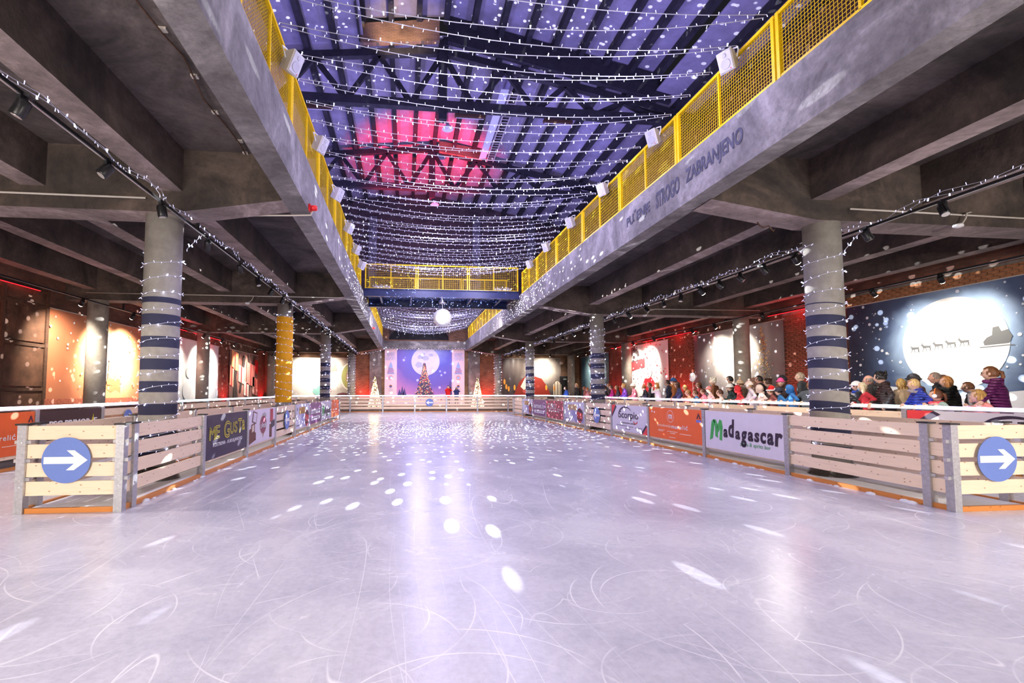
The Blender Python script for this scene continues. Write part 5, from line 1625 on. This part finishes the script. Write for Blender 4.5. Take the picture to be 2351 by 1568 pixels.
# ------------------------------------------------------------------ people
SKIN = [M('skin_light', (.72, .45, .34), .55, var=.06, vscale=12), M('skin_rosy', (.74, .40, .30), .55, var=.06, vscale=12)]
LIP, EYEW, IRIS = M('lips', (.52, .18, .15), .5), M('eye_white', (.8, .78, .76), .3), M('iris', (.03, .022, .018), .25)
PANTS, SHOE = M('dark_trousers', (.03, .032, .045), .8), M('dark_shoes', (.02, .018, .018), .6)
_cm = {}
def cloth(c, quilt=False):
    k = (c, quilt)
    if k in _cm:
        return _cm[k]
    if not quilt:
        m = M('jacket_cloth', srgb(*c), .8, var=.22, vscale=9, bump=.35, bscale=26)
    else:
        m, nt, b = newmat('quilted_jacket')
        tc = node(nt, 'ShaderNodeTexCoord')
        w = node(nt, 'ShaderNodeTexWave', i_Scale=5.2, i_Distortion=.8)
        w.bands_direction = 'Z'
        nt.links.new(tc.outputs['Object'], w.inputs['Vector'])
        bp = node(nt, 'ShaderNodeBump', i_Strength=.9, i_Distance=.05)
        nt.links.new(w.outputs['Fac'], bp.inputs['Height'])
        nt.links.new(bp.outputs['Normal'], b.inputs['Normal'])
        cc = srgb(*c)
        nt.links.new(ramp(nt, w.outputs['Fac'], [(0.1, tuple(x * .55 for x in cc)), (.5, cc)]), b.inputs['Base Color'])
        b.inputs['Roughness'].default_value = .45
    _cm[k] = m
    return m
_hm = {}
def hairmat(c):
    if c not in _hm:
        m, nt, b = newmat('hair')
        tc = node(nt, 'ShaderNodeTexCoord')
        mp = node(nt, 'ShaderNodeMapping')
        mp.inputs['Scale'].default_value = (60, 60, 6)
        nt.links.new(tc.outputs['Object'], mp.inputs['Vector'])
        n = node(nt, 'ShaderNodeTexNoise', i_Scale=1.0, i_Detail=3.0)
        nt.links.new(mp.outputs[0], n.inputs['Vector'])
        cc = srgb(*c)
        nt.links.new(ramp(nt, n.outputs['Fac'], [(.35, tuple(x * .5 for x in cc)), (.65, tuple(min(1, x * 1.25) for x in cc))]), b.inputs['Base Color'])
        bp = node(nt, 'ShaderNodeBump', i_Strength=.6, i_Distance=.01)
        nt.links.new(n.outputs['Fac'], bp.inputs['Height'])
        nt.links.new(bp.outputs['Normal'], b.inputs['Normal'])
        b.inputs['Roughness'].default_value = .5
        _hm[c] = m
    return _hm[c]

def sphere_grid(nu, nv):
    """directions of a sphere as rings, poles top and bottom"""
    dirs, faces = [], []
    for j in range(nv + 1):
        t = PI * j / nv
        for i in range(nu):
            a = 2 * PI * i / nu
            dirs.append((math.sin(t) * math.sin(a), math.sin(t) * math.cos(a), math.cos(t)))
    for j in range(nv):
        for i in range(nu):
            a, b = j * nu + i, j * nu + (i + 1) % nu
            faces.append((a, b, b + nu, a + nu))
    return dirs, faces
G = lambda x, m, s: math.exp(-((x - m) / s) ** 2)
def head_shape(d):
    dx, dy, dz = d
    x, y, z = dx * .36, dy * .45, dz * .52
    if dz < 0:
        x *= 1 - .34 * (-dz) ** 1.6
        y *= 1 - .16 * (-dz) ** 2
    if dy > 0:
        y *= .94
        y += .115 * G(dx, 0, .13) * G(dz, -.17, .15) + .03 * G(dx, 0, .1) * G(dz, .02, .12)
        y -= .045 * (G(dx, .34, .15) + G(dx, -.34, .15)) * G(dz, .08, .10)
        y += .02 * G(dz, .24, .08) * G(dx, 0, .5)
        y += .038 * G(dx, 0, .22) * G(dz, -.50, .07) - .02 * G(dx, 0, .25) * G(dz, -.40, .05)
        y += .05 * G(dx, 0, .22) * G(dz, -.80, .14)
        x += .02 * (1 if dx > 0 else -1) * G(abs(dx), .6, .2) * G(dz, -.12, .2)
    return (x, y, z)
HD, HF = sphere_grid(30, 26)
HEAD_V = [head_shape(d) for d in HD]
def head_mesh(mb, R, c, s, skin_i=2, lip_i=3, white_i=4, iris_i=5, brow_i=6):
    put = lambda vs_: [tuple(R @ (Vector(v) * s) + c) for v in vs_]
    o = len(mb.v)
    mb.v += put(HEAD_V)
    for f in HF:
        m_ = [sum(HD[i][k] for i in f) / 4 for k in range(3)]
        lip = m_[1] > 0 and abs(m_[0]) < .26 and -.58 < m_[2] < -.42
        mb.f.append(tuple(i + o for i in f)[::-1]); mb.m.append(lip_i if lip else skin_i)
    for sx in (-1, 1):
        e = MB().ball((sx * .135, .375, .045), (.058, .04, .036), 8, 6, white_i).ball((sx * .135, .402, .045), (.026, .018, .027), 8, 6, iris_i).ball((sx * .37, -.02, -.02), (.04, .085, .13), 8, 6, skin_i)
        e.box((sx * .14, .408, .125), (.13, .02, .022), brow_i)
        oo = len(mb.v)
        mb.v += put(e.v)
        mb.f += [tuple(i + oo for i in f) for f in e.f]
        mb.m += e.m
def hair_cap(keep, grow, lift=.02, nu=26, nv=20, wob=0.0, drop=0.0):
    """shell over the skull where keep(direction) holds"""
    D, Fc = sphere_grid(nu, nv)
    V = []
    for d in D:
        x, y, z = head_shape(d) if d[1] < .2 or d[2] > .55 else (d[0] * .36, d[1] * .43, d[2] * .52)
        k = grow * (1 + wob * math.sin(d[0] * 23) * math.cos(d[2] * 19 + d[1] * 17))
        V.append((x * k, y * k - .015, z * k + lift - (drop if d[2] < 0 else 0)))
    mb = MB()
    mb.v = V
    for f in Fc:
        m_ = [sum(D[i][k] for i in f) / 4 for k in range(3)]
        if keep(m_):
            mb.f.append(f[::-1]); mb.m.append(0)
    return mb
def limb(mb, path, radii, n=10):
    mb.tube(path, radii, n)
    for p, r in ((path[0], radii[0]), (path[-1], radii[-1])):
        mb.ball(p, r * .98, n, 6)
def hand_mesh(mb, wrist, dirv, up, s, mi, side, curl=.6):
    """palm with four unequal bent fingers and a thumb leaving the side of the palm"""
    d = Vector(dirv).normalized()
    u = (Vector(up) - d * d.dot(Vector(up))).normalized()
    w = d.cross(u) * side
    p0 = Vector(wrist)
    T = lambda a, b, c: p0 + (d * a + w * b + u * c) * s
    mb.tube([T(-.02, 0, 0), T(.02, 0, 0), T(.055, 0, .004), T(.085, 0, .002)], [.026 * s, .034 * s, .038 * s, .03 * s], 8, mi)
    for k, (off, L_) in enumerate(((-.03, .062), (-.010, .074), (.011, .070), (.030, .054))):
        a = T(.078, off, 0)
        b = a + (d * L_ * .5 * s - u * curl * .012 * s)
        c = b + (d * L_ * .42 * s * (1 - .4 * curl) - u * curl * .035 * s)
        e = c + (d * L_ * .2 * s * (1 - .8 * curl) - u * curl * .022 * s)
        mb.tube([a, b, c, e], [.0098 * s, .0092 * s, .0082 * s, .006 * s], 6, mi)
    a = T(.022, -.028, -.004)
    mb.tube([a, T(.048, -.056, -.012), T(.078, -.062, -.02)], [.0125 * s, .0105 * s, .0085 * s], 6, mi)
def ik(a, b, l1, l2, pole):
    a, b = Vector(a), Vector(b)
    d = b - a
    L_ = min(d.length, (l1 + l2) * .995)
    dn = d.normalized()
    b = a + dn * L_
    x = (l1 * l1 - l2 * l2 + L_ * L_) / (2 * L_)
    h_ = math.sqrt(max(l1 * l1 - x * x, 0))
    p = Vector(pole)
    p = (p - dn * p.dot(dn)).normalized()
    return a + dn * x + p * h_, b
def person(x, y, z, H, yaw, label, hair='short', hc=(90, 60, 40), jacket=(40, 40, 50), quilt=False, pose='rail', hat=None, hatc=(60, 60, 70), lean=.12, puff=1.18, rail=None, kid=None, head_yaw=0.0,
           scarf=None, collar=None, glasses=False, mask=False, skin=0, pants=None, glove=None, seated=False, hood=False, bag=False, phones=False):
    """one continuous body (voxel union of tapering limbs) with a modelled head and hands; yaw = compass angle the chest faces"""
    kid = kid if kid is not None else H < 1.42
    t = thing('person', label, 'person', (x, y, z), yaw - PI / 2, 'people watching')
    hs = H * (.178 if kid else .144)
    zt = H - hs                                # chin level
    sh = zt - H * .035                         # shoulder line
    k = H / 1.7 * (1.1 if kid else 1.0)
    Rl = Matrix.Rotation(-lean, 3, 'X')
    hipz = H * (.50 if not kid else .46)
    def up(p):
        v = Vector(p)
        return Rl @ (v - Vector((0, 0, hipz))) + Vector((0, 0, hipz))
    segs, mb = [], MB()
    def chain(pts, rad, mi):
        pts = [Vector(p) for p in pts]
        limb(mb, pts, rad)
        for a, b, r in zip(pts, pts[1:], rad):
            segs.append((a, b, r, mi))
    for s in (-1, 1):
        if seated:
            chain([(s * .09 * k, 0, hipz), (s * .12 * k, .32 * k, hipz - .02), (s * .13 * k, .34 * k, hipz - .36 * k), (s * .13 * k, .42 * k, hipz - .40 * k)], [.085 * k, .065 * k, .05 * k, .04 * k], 1)
        else:
            chain([(s * .085 * k, 0, hipz), (s * .095 * k, .015, H * .28), (s * .095 * k, -.01, H * .06)], [.092 * k, .066 * k, .045 * k], 1)
            chain([(s * .095 * k, -.02, .045 * k), (s * .105 * k, .13 * k, .035 * k)], [.042 * k, .036 * k], 7)
    pf = puff
    wq = [hipz - .06 * k, hipz + (sh - hipz) * .35, hipz + (sh - hipz) * .72, sh - .03 * k]
    for s in (-1, 0, 1):
        chain([up((s * .07 * k, 0, wq[0])), up((s * .062 * k, .0, wq[1])), up((s * .085 * k, .005, wq[2])), up((s * .07 * k, -.005, wq[3]))], [.105 * k * pf, .10 * k * pf, .112 * k * pf, .075 * k * pf], 0)
    sho = [up((s * .175 * k, -.005, sh - .03 * k)) for s in (-1, 1)]
    chain([sho[0], up((0, -.005, sh)), sho[1]], [.066 * k * pf, .07 * k, .066 * k * pf], 0)
    neck = up((0, .01, sh))
    hc_ = up((0, .02 * k, zt + hs * .5)) + Vector((0, .02 * k, 0))
    chain([neck, hc_ - Vector((0, .01, hs * .3))], [.056 * k, .05 * k], 2)
    if collar or hood:
        chain([up((-.05 * k, -.04 * k, sh + .03 * k)), up((0, -.07 * k, sh + .045 * k)), up((.05 * k, -.04 * k, sh + .03 * k))], [.055 * k, .06 * k, .055 * k], 0)
    l1, l2 = .29 * k, .25 * k
    hands = []
    Mi = (Matrix.Translation((x, y, z)) @ Matrix.Rotation(yaw - PI / 2, 4, 'Z')).inverted()
    for i, s in enumerate((-1, 1)):
        a = sho[i]
        if pose == 'rail' and rail is not None:
            tgt = Mi @ Vector((rail, y - s * math.cos(yaw) * 0 + (.16 * k if (s > 0) == (math.cos(yaw) < 0) else -.16 * k), 1.30))
            pole = Vector((s * .9, -.25, -.6))
        elif pose == 'camera':
            tgt, pole = hc_ + Vector((s * .07 * k, .22 * k, -.06 * k)), Vector((s * .8, .1, -.8))
        elif pose == 'pocket':
            tgt, pole = up((s * .16 * k, .16 * k, hipz + .06)), Vector((s * .6, -.8, 0))
        elif pose == 'face':
            tgt, pole = (hc_ + Vector((s * .06 * k, .17 * k, -.12 * k)), Vector((s * .8, .2, -.8)))
        else:
            tgt, pole = a + Vector((s * .06, .06, -(l1 + l2) * .96)), Vector((s * .3, -1, 0))
        e, w = ik(a, tgt, l1, l2, pole)
        chain([a, e, w], [.063 * k * pf, .05 * k * pf, .037 * k * pf], 0)
        hands.append((w, (w - e).normalized(), s))
    # union of the limbs
    tmp = bpy.data.objects.new('tmp', mb.mesh('tmp', SKIN[0]))
    C.objects.link(tmp)
    r = tmp.modifiers.new('r', 'REMESH'); r.mode = 'VOXEL'; r.voxel_size = .021 * max(k, .75); r.use_smooth_shade = True
    sm = tmp.modifiers.new('s', 'SMOOTH'); sm.factor = .5; sm.iterations = 3
    dg = bpy.context.evaluated_depsgraph_get()
    me = bpy.data.meshes.new_from_object(tmp.evaluated_get(dg))
    bpy.data.objects.remove(tmp)
    co = np.empty(len(me.vertices) * 3); me.vertices.foreach_get('co', co); co = co.reshape(-1, 3)
    li = np.empty(len(me.loops), dtype=np.int32); me.loops.foreach_get('vertex_index', li)
    li = li.reshape(-1, 4)
    ctr = co[li].mean(1)
    fs = [tuple(f) for f in li.tolist()]
    best, idx = np.full(len(fs), 1e9), np.zeros(len(fs), int)
    for a, b, rr, mi in segs:
        a, b = np.array(a), np.array(b)
        ab = b - a
        tt = np.clip(((ctr - a) @ ab) / max(ab @ ab, 1e-9), 0, 1)
        dd = np.linalg.norm(ctr - (a + tt[:, None] * ab), axis=1) - rr
        w_ = dd < best
        best[w_] = dd[w_]; idx[w_] = mi
    bpy.data.meshes.remove(me)
    out = MB()
    out.v = [tuple(v) for v in co.tolist()]; out.f = fs; out.m = [int(i) for i in idx]
    Rh = Matrix.Rotation(head_yaw, 3, 'Z')
    head_mesh(out, Rh, hc_, hs)
    sk = SKIN[skin]
    for w, d, s in hands:
        hand_mesh(out, w, d if pose != 'rail' else (d + Vector((0, 0, -.25))), (0, 0, 1) if pose == 'rail' else (0, 1, .2), k, 2 if glove is None else 8, s, .7)
    jm = cloth(jacket, quilt)
    hm = hairmat(hc)
    out.build('body', [jm, cloth(pants) if pants else PANTS, sk, LIP, EYEW, IRIS, hm, SHOE, cloth(glove) if glove else sk], t, smooth=True)
    H4 = lambda m_: [tuple(Rh @ (Vector(v) * hs) + hc_) for v in m_.v]
    def part(name, m_, mat, smooth=True):
        m_.v = H4(m_)
        return m_.build(name, mat, t, smooth=smooth)
    face = lambda d: d[1] > .18 and d[2] < .50 + .25 * (1 - d[1])
    if hair in ('short', 'long', 'pony', 'curly', 'bob'):
        low = {'short': -.35, 'bob': -.62, 'long': -.55, 'pony': -.4, 'curly': -.3}[hair]
        hcap = hair_cap(lambda d: not (face(d) and abs(d[0]) < .93) and d[2] > low and not (d[1] > .1 and d[2] < -.1), 1.10 if hair != 'curly' else 1.16, wob=.02 if hair != 'curly' else .09)
        if hair in ('long', 'bob'):
            e = -1.25 if hair == 'long' else -.62
            for s in (-1, 0, 1):
                hcap.tube([(s * .24, -.16, .2), (s * .30, -.20, -.25), (s * .28, -.27, -.6), (s * .22, -.32, e)], [.2, .2, .19, .08], 8)
        if hair == 'pony':
            hcap.tube([(0, -.44, .18), (0, -.60, .1), (0, -.66, -.25), (0, -.55, -.75)], [.09, .13, .12, .03], 8)
        if hair == 'curly':
            for _ in range(46):
                a, b = random.uniform(0, 2 * PI), random.uniform(.25, 1)
                c = Vector((math.cos(a) * .36 * math.sqrt(1 - b * b * .8), math.sin(a) * .36 - .12, b * .5 + .12))
                hcap.ball(c, random.uniform(.06, .11), 6, 4)
        part('hair', hcap, hm)
    elif hair == 'fringe':
        part('hair', hair_cap(lambda d: d[1] < .25 and -.35 < d[2] < .35, 1.06), hm)
    elif hair == 'buzz':
        part('hair', hair_cap(lambda d: not face(d) and d[2] > -.2 and not (d[1] > .1 and d[2] < .1), 1.03), hm)
    if hat:
        km = cloth(hatc)
        if hat in ('beanie', 'pompom', 'fluffy'):
            hb = hair_cap(lambda d: d[2] > (.16 if d[1] > 0 else -.05), 1.2 if hat != 'fluffy' else 1.28, .04, wob=.03)
            for q in range(20):
                pass
            hb.tube([(.47 * math.sin(a), .55 * math.cos(a) - .02, .16 - .05 * (1 - math.cos(a)) / 2) for a in [2 * PI * i / 20 for i in range(21)]], .07, 7)
            if hat == 'pompom':
                hb.ball((0, -.03, .80), .17, 10, 8)
            part('hat', hb, km)
        elif hat == 'santa':
            hb = hair_cap(lambda d: d[2] > .2, 1.18, .04)
            hb.tube([(0, 0, .5), (0, -.18, .75), (0, -.45, .7), (0, -.6, .45)], [.36, .25, .14, .05], 10)
            part('hat', hb, km)
            part('hat_trim', MB().tube([(.46 * math.sin(a), .54 * math.cos(a), .2) for a in [2 * PI * i / 20 for i in range(21)]], .09, 8).ball((0, -.62, .38), .13, 8, 6), WHITE)
        elif hat == 'cap':
            hb = hair_cap(lambda d: d[2] > .22, 1.16, .04)
            hb.box((0, .52, .2), (.5, .32, .035))
            part('hat', hb, km)
    if hood:
        part('hood', hair_cap(lambda d: not (d[1] > .45 and d[2] < .75) and d[2] > -.8, 1.34, .0, wob=.03), jm)
    if scarf:
        a_ = [2 * PI * i / 18 for i in range(19)]
        part('scarf', MB().tube([(.40 * math.sin(a), .42 * math.cos(a) + .02, -.60 + .05 * math.cos(a * 2)) for a in a_], .15, 8), cloth(scarf))
    if collar:
        m_ = MB()
        for i in range(26):
            a = 2 * PI * i / 26
            if math.cos(a) < .75:
                m_.ball((.56 * math.sin(a), .46 * math.cos(a) - .08, -.66 + .1 * math.cos(a)), random.uniform(.13, .18), 7, 5)
        part('fur_collar', m_, cloth(collar))
    if glasses:
        m_ = MB()
        for s in (-1, 1):
            m_.tube([(s * .14 + .10 * math.cos(a), .43, .045 + .075 * math.sin(a)) for a in [2 * PI * i / 14 for i in range(15)]], .012, 5)
            m_.tube([(s * .24, .42, .05), (s * .37, .0, .05)], .012, 5)
        m_.tube([(-.04, .45, .06), (.04, .45, .06)], .012, 5)
        part('glasses', m_, MT['black'])
    if mask:
        part('face_mask', hair_cap(lambda d: d[1] > .35 and -.85 < d[2] < -.15, 1.09, 0), cloth((150, 205, 225)))
    if phones:
        m_ = MB().tube([(.42 * math.cos(a), -.02, .05 + .58 * math.sin(a)) for a in [PI * i / 14 for i in range(15)]], .05, 7)
        part('headband', m_, cloth(hatc))
        m_ = MB()
        for s in (-1, 1):
            m_.lathe([(.10, -.06), (.17, -.05), (.17, .05), (.10, .07)], 14, (s * .44, -.02, -.02), R=Matrix.Rotation(s * PI / 2, 3, 'Y'))
        part('ear_pads', m_, WHITE)
    return t

# where a pixel column meets the plane x = X, and how high a pixel row is there
right = Vector((math.cos(YAW), -math.sin(YAW), 0))
upv = right.cross(fwd)
def at_x(px_, py_, X):
    d = fwd + right * ((px_ - CX) / F_PX) - upv * ((py_ - CY) / F_PX)
    k = X / d.x
    return d.y * k, 1.6 + d.z * k
def watcher(px_, top, row, label, face=None, **kw):
    """a spectator whose crown shows at photo pixel (px_, top)"""
    X = XRO + (.30, .82, 1.3, 1.78)[row]
    y, zt = at_x(px_, top, X)
    hat_extra = {'pompom': .06, 'beanie': .03, 'fluffy': .05, 'santa': .04}.get(kw.get('hat'), .015)
    H = min(max(zt - .25 - hat_extra, .95), 1.92)
    fx_, fy_ = face if face else (1.5 + random.uniform(-3, 3), 33)
    yaw = math.atan2(fy_ - y, fx_ - X)
    if H < 1.42 or row == 0:
        yaw = yaw * .55 + PI * .45 if yaw < PI else yaw     # turned a little to the rail they lean on
    kw.setdefault('pose', 'rail' if row == 0 else 'pocket')
    kw.setdefault('head_yaw', (math.atan2(fy_ - y, fx_ - X) - yaw))
    person(X, y, .25, H, yaw, label, rail=XRO + .02, **kw)
BR, DB, BL, GY, BK = (110, 70, 42), (58, 36, 26), (206, 168, 112), (150, 140, 134), (26, 22, 24)
CAMV = (0, 0)
watcher(2295, 840, 1, 'tall woman in a purple quilted jacket with glasses and brown ponytail', hair='pony', hc=(120, 74, 40), jacket=(120, 44, 110), quilt=True, glasses=True, puff=1.22, collar=(110, 40, 100), pose='rail')
watcher(2262, 893, 0, 'fair-haired child in pink sleeves leaning on the rail before the purple jacket', hair='bob', hc=(196, 150, 84), jacket=(240, 150, 140))
watcher(2238, 876, 2, 'person in a pale grey fleece half hidden behind the leather jacket', hair='short', hc=BR, jacket=(176, 174, 182))
watcher(2189, 862, 1, 'woman with short fair bob in a black leather jacket', hair='bob', hc=(176, 120, 66), jacket=(30, 36, 34), quilt=True, collar=(34, 34, 36))
watcher(2163, 893, 0, 'girl wearing striped headband headphones, grey-green sleeves folded over the rail', hair='pony', hc=(104, 60, 36), jacket=(146, 172, 160), scarf=(230, 70, 90), phones=True, hatc=(214, 120, 60))
watcher(2163, 853, 2, 'grey-bearded man with close-cropped hair behind the girl with headphones', hair='buzz', hc=(150, 130, 118), jacket=(40, 40, 46), skin=1)
watcher(2180, 860, 3, 'person in a brown beret at the back beside the bearded man', hair='bob', hc=BR, jacket=(60, 50, 50), hat='beanie', hatc=(94, 60, 48))
watcher(2113, 869, 0, 'blond boy in a bright blue hooded jacket at the rail', hair='short', hc=(214, 178, 120), jacket=(58, 78, 206), quilt=True, collar=(150, 140, 150))
watcher(2112, 857, 1, 'woman in a dark beanie and glasses behind the blond boy', hair='long', hc=(92, 54, 40), jacket=(176, 130, 128), hat='beanie', hatc=(52, 50, 54), glasses=True)
watcher(2078, 868, 1, 'person with long blond hair and beige top turned away', hair='long', hc=(210, 170, 104), jacket=(206, 180, 150), face=(16, 40))
watcher(2036, 853, 0, 'woman with black curly updo and dark brown fur-collared coat', hair='curly', hc=BK, jacket=(70, 52, 54), quilt=True, collar=(46, 34, 34), puff=1.2)
watcher(2008, 860, 2, 'bald ruddy man behind the woman with the curly updo', hair='fringe', hc=GY, jacket=(60, 56, 60), skin=1)
watcher(1993, 877, 0, 'blond woman with a pale blue face mask and red jacket', hair='bob', hc=(222, 204, 172), jacket=(176, 32, 46), mask=True)
watcher(1978, 874, 1, 'child in a white hat and royal blue scarf by the nearest right column', hair='short', hc=BR, jacket=(40, 44, 60), hat='beanie', hatc=(236, 232, 236), scarf=(40, 70, 190))
watcher(1956, 884, 0, 'child in a dark teal beanie and black padded jacket by the column', hair='short', hc=DB, jacket=(36, 42, 44), quilt=True, hat='beanie', hatc=(34, 58, 70))
watcher(1848, 854, 1, 'older grey-haired man in a dark jacket left of the nearest right column', hair='short', hc=(158, 140, 120), jacket=(44, 46, 52))
watcher(1853, 876, 0, 'smiling girl facing the camera beside the nearest right column', hair='short', hc=BR, jacket=(56, 62, 70), face=CAMV, head_yaw=0)
watcher(1822, 884, 0, 'child in a blue hooded jacket seen from behind at the rail', hair=None, jacket=(28, 92, 156), hood=True)
watcher(1806, 861, 2, 'man in a black beanie at the back beside the pink beanie', hair='short', hc=BK, jacket=(34, 32, 36), hat='beanie', hatc=(32, 32, 40))
watcher(1792, 867, 1, 'young woman in a bright pink beanie looking at the camera', hair='long', hc=(120, 70, 44), jacket=(60, 44, 44), hat='beanie', hatc=(236, 84, 150), face=CAMV, head_yaw=0)
watcher(1796, 889, 0, 'child in a navy beanie at the rail', hair='short', hc=DB, jacket=(30, 90, 140), hat='beanie', hatc=(36, 40, 60))
watcher(1778, 888, 0, 'child in a red hat with white trim', hair='short', hc=BR, jacket=(120, 60, 56), hat='santa', hatc=(214, 26, 30))
watcher(1772, 869, 2, 'man with brown curly hair behind the red hat', hair='curly', hc=(74, 48, 36), jacket=(70, 60, 60))
watcher(1752, 862, 2, 'dark-haired man in a dark coat looking left', hair='short', hc=(40, 28, 24), jacket=(38, 34, 34), skin=1)
watcher(1752, 884, 0, 'child bundled in a beige hooded coat', hair=None, jacket=(206, 184, 174), hood=True, puff=1.25)
watcher(1729, 872, 0, 'child in a cream pompom hat with white ear muffs', hair='short', hc=BL, jacket=(214, 200, 210), hat='pompom', hatc=(240, 214, 206), phones=True)
watcher(1707, 869, 1, 'person in a beige bobble hat', hair='short', hc=BR, jacket=(120, 100, 86), hat='pompom', hatc=(196, 168, 140))
watcher(1701, 885, 0, 'toddler in a red hood', hair=None, jacket=(210, 48, 56), hood=True)
watcher(1684, 880, 0, 'child in a white beanie and dark green jacket with face down', hair='short', hc=BR, jacket=(30, 52, 50), hat='beanie', hatc=(240, 238, 232))
watcher(1684, 863, 2, 'tall man with very dark hair at the back by the aisle pillar', hair='short', hc=(30, 24, 24), jacket=(48, 40, 40))
watcher(1644, 867, 1, 'older person with fluffy white hair and tan coat', hair='curly', hc=(236, 222, 202), jacket=(130, 82, 50))
watcher(1635, 886, 0, 'child in a dusty pink beanie and pale pink coat', hair='short', hc=BL, jacket=(236, 190, 186), hat='beanie', hatc=(222, 140, 136))
watcher(1660, 893, 0, 'small brown-haired child in a cream coat at the rail', hair='short', hc=(96, 60, 40), jacket=(226, 206, 196))
watcher(1611, 876, 1, 'woman with long brown hair between the balloon and the white-haired person', hair='long', hc=(106, 64, 40), jacket=(190, 80, 80))
watcher(1603, 895, 0, 'small brown-haired child in blue below the balloon', hair='short', hc=(110, 70, 44), jacket=(70, 140, 190))
watcher(1620, 892, 0, 'brown-haired child in a pink jumper at the rail', hair='short', hc=(100, 58, 36), jacket=(226, 130, 150))
watcher(1578, 883, 1, 'blond woman in a salmon-coloured jacket', hair='bob', hc=(226, 170, 100), jacket=(240, 130, 90))
watcher(1586, 894, 0, 'light-brown-haired child with chin on folded arms', hair='short', hc=(180, 120, 74), jacket=(244, 190, 150))
watcher(1562, 876, 0, 'woman with long dark brown hair in a striped blue shawl', hair='long', hc=(74, 42, 30), jacket=(70, 76, 130), quilt=True)
watcher(1553, 863, 1, 'child in a blue and orange beanie and brown fur coat, carried high', hair='short', hc=BR, jacket=(150, 92, 44), hat='beanie', hatc=(44, 84, 140), collar=(190, 130, 70))
watcher(1539, 872, 1, 'dark-haired man in a navy jacket beside the blue and orange beanie', hair='short', hc=(52, 36, 28), jacket=(36, 42, 64))
watcher(1514, 878, 0, 'blond woman in a white jacket with hand at her face', hair='bob', hc=(214, 150, 88), jacket=(240, 232, 230), pose='face', puff=1.2)
watcher(1497, 878, 1, 'brown-haired man behind the white jacket', hair='short', hc=(130, 82, 50), jacket=(60, 60, 70))
watcher(1484, 883, 0, 'auburn-haired child in a black jacket hanging over the rail', hair='short', hc=(190, 110, 54), jacket=(28, 28, 40))
watcher(1459, 879, 0, 'child in a pink coat and white woolly hat', hair='short', hc=BL, jacket=(240, 130, 150), hat='fluffy', hatc=(246, 232, 226))
watcher(1437, 881, 0, 'person with fluffy blond hair and purple jacket', hair='curly', hc=(216, 166, 100), jacket=(130, 70, 190))
watcher(1421, 884, 0, 'brown-haired person in a dark patterned jacket', hair='bob', hc=(128, 80, 50), jacket=(60, 54, 66))
watcher(1408, 884, 0, 'dark-haired person in a magenta jacket', hair='short', hc=(80, 46, 34), jacket=(176, 34, 120))
watcher(1403, 879, 1, 'auburn-haired woman behind the magenta jacket', hair='bob', hc=(160, 86, 44), jacket=(90, 60, 60))
watcher(1393, 885, 0, 'person with yellow hood and black jacket right of the second right column', hair='short', hc=(60, 40, 30), jacket=(30, 28, 30), scarf=(214, 170, 60))
watcher(1352, 889, 0, 'red-haired child in peach, left of the second right column', hair='short', hc=(220, 130, 74), jacket=(246, 170, 160))
watcher(1345, 887, 1, 'ginger child behind the peach jumper', hair='short', hc=(206, 120, 70), jacket=(210, 120, 110))
watcher(1328, 880, 0, 'fair woman in a black coat laughing by the second right column', hair='bob', hc=(200, 150, 100), jacket=(30, 24, 28), puff=1.2)
watcher(1302, 887, 0, 'dark-haired girl in a blue jacket leaning over the rail near the far corner', hair='long', hc=(70, 50, 44), jacket=(60, 110, 220))
# photographers before the stage
yaw_c = math.atan2(-1, -.05)
person(3.45, 38.4, .25, 1.78, math.atan2(-38, 2.0), 'photographer in a red jacket holding up a camera by the stage', hair='short', hc=(40, 30, 28), jacket=(226, 24, 28), pose='camera', puff=1.18, pants=(30, 30, 40), lean=0)
person(4.15, 38.4, .25, 1.66, math.atan2(-38, -3.0), 'photographer in a dark blue coat with phone raised by the stage', hair='bob', hc=(150, 110, 80), jacket=(36, 50, 110), pose='camera', lean=0)
t = thing('photo_camera', 'black camera with long lens held by the red-jacketed photographer', 'camera', (3.62, 38.16, 1.86))
MB().box((0, 0, 0), (.15, .09, .11)).box((0, 0, .07), (.06, .07, .04)).build('camera_body', MT['black'], t)
MB().lathe([(.04, 0), (.045, .1), (.05, .18)], 14, (0, -.04, 0), R=Matrix.Rotation(PI / 2, 3, 'X') @ Matrix.Rotation(0, 3, 'Y')).build('camera_lens', MT['black'], t)
t = thing('mobile_phone', 'small phone held up by the photographer in dark blue', 'phone', (4.13, 38.12, 1.78))
MB().box((0, 0, 0), (.16, .012, .08)).build('phone_body', MT['black'], t)
# balloon on a stick above the crowd
y_b, z_b = at_x(1590, 866, XRO + .8)
t = thing('balloon', 'white round balloon with red writing on a stick above the crowd', 'balloon', (XRO + .8, y_b, z_b))
MB().ball((0, 0, 0), (.07, .20, .20), 20, 14).build('skin', M('white_balloon', (.85, .80, .82), .25), t, smooth=True)
MB().tube([(0, 0, -.19), (0, .0, -.8)], .008).build('stick', MT['white_plastic'], t)
hb = obj('print_side', None, t, (-.055, 0, 0), -PI / 2 - .9)
letters(hb, 'Advent', (-.11, .0, .11, .07), pc(196, 50, 70), y=-.05, shear=.3)
letters(hb, 'Rijeka', (-.08, -.09, .10, -.02), pc(196, 50, 70), y=-.05, shear=.3)
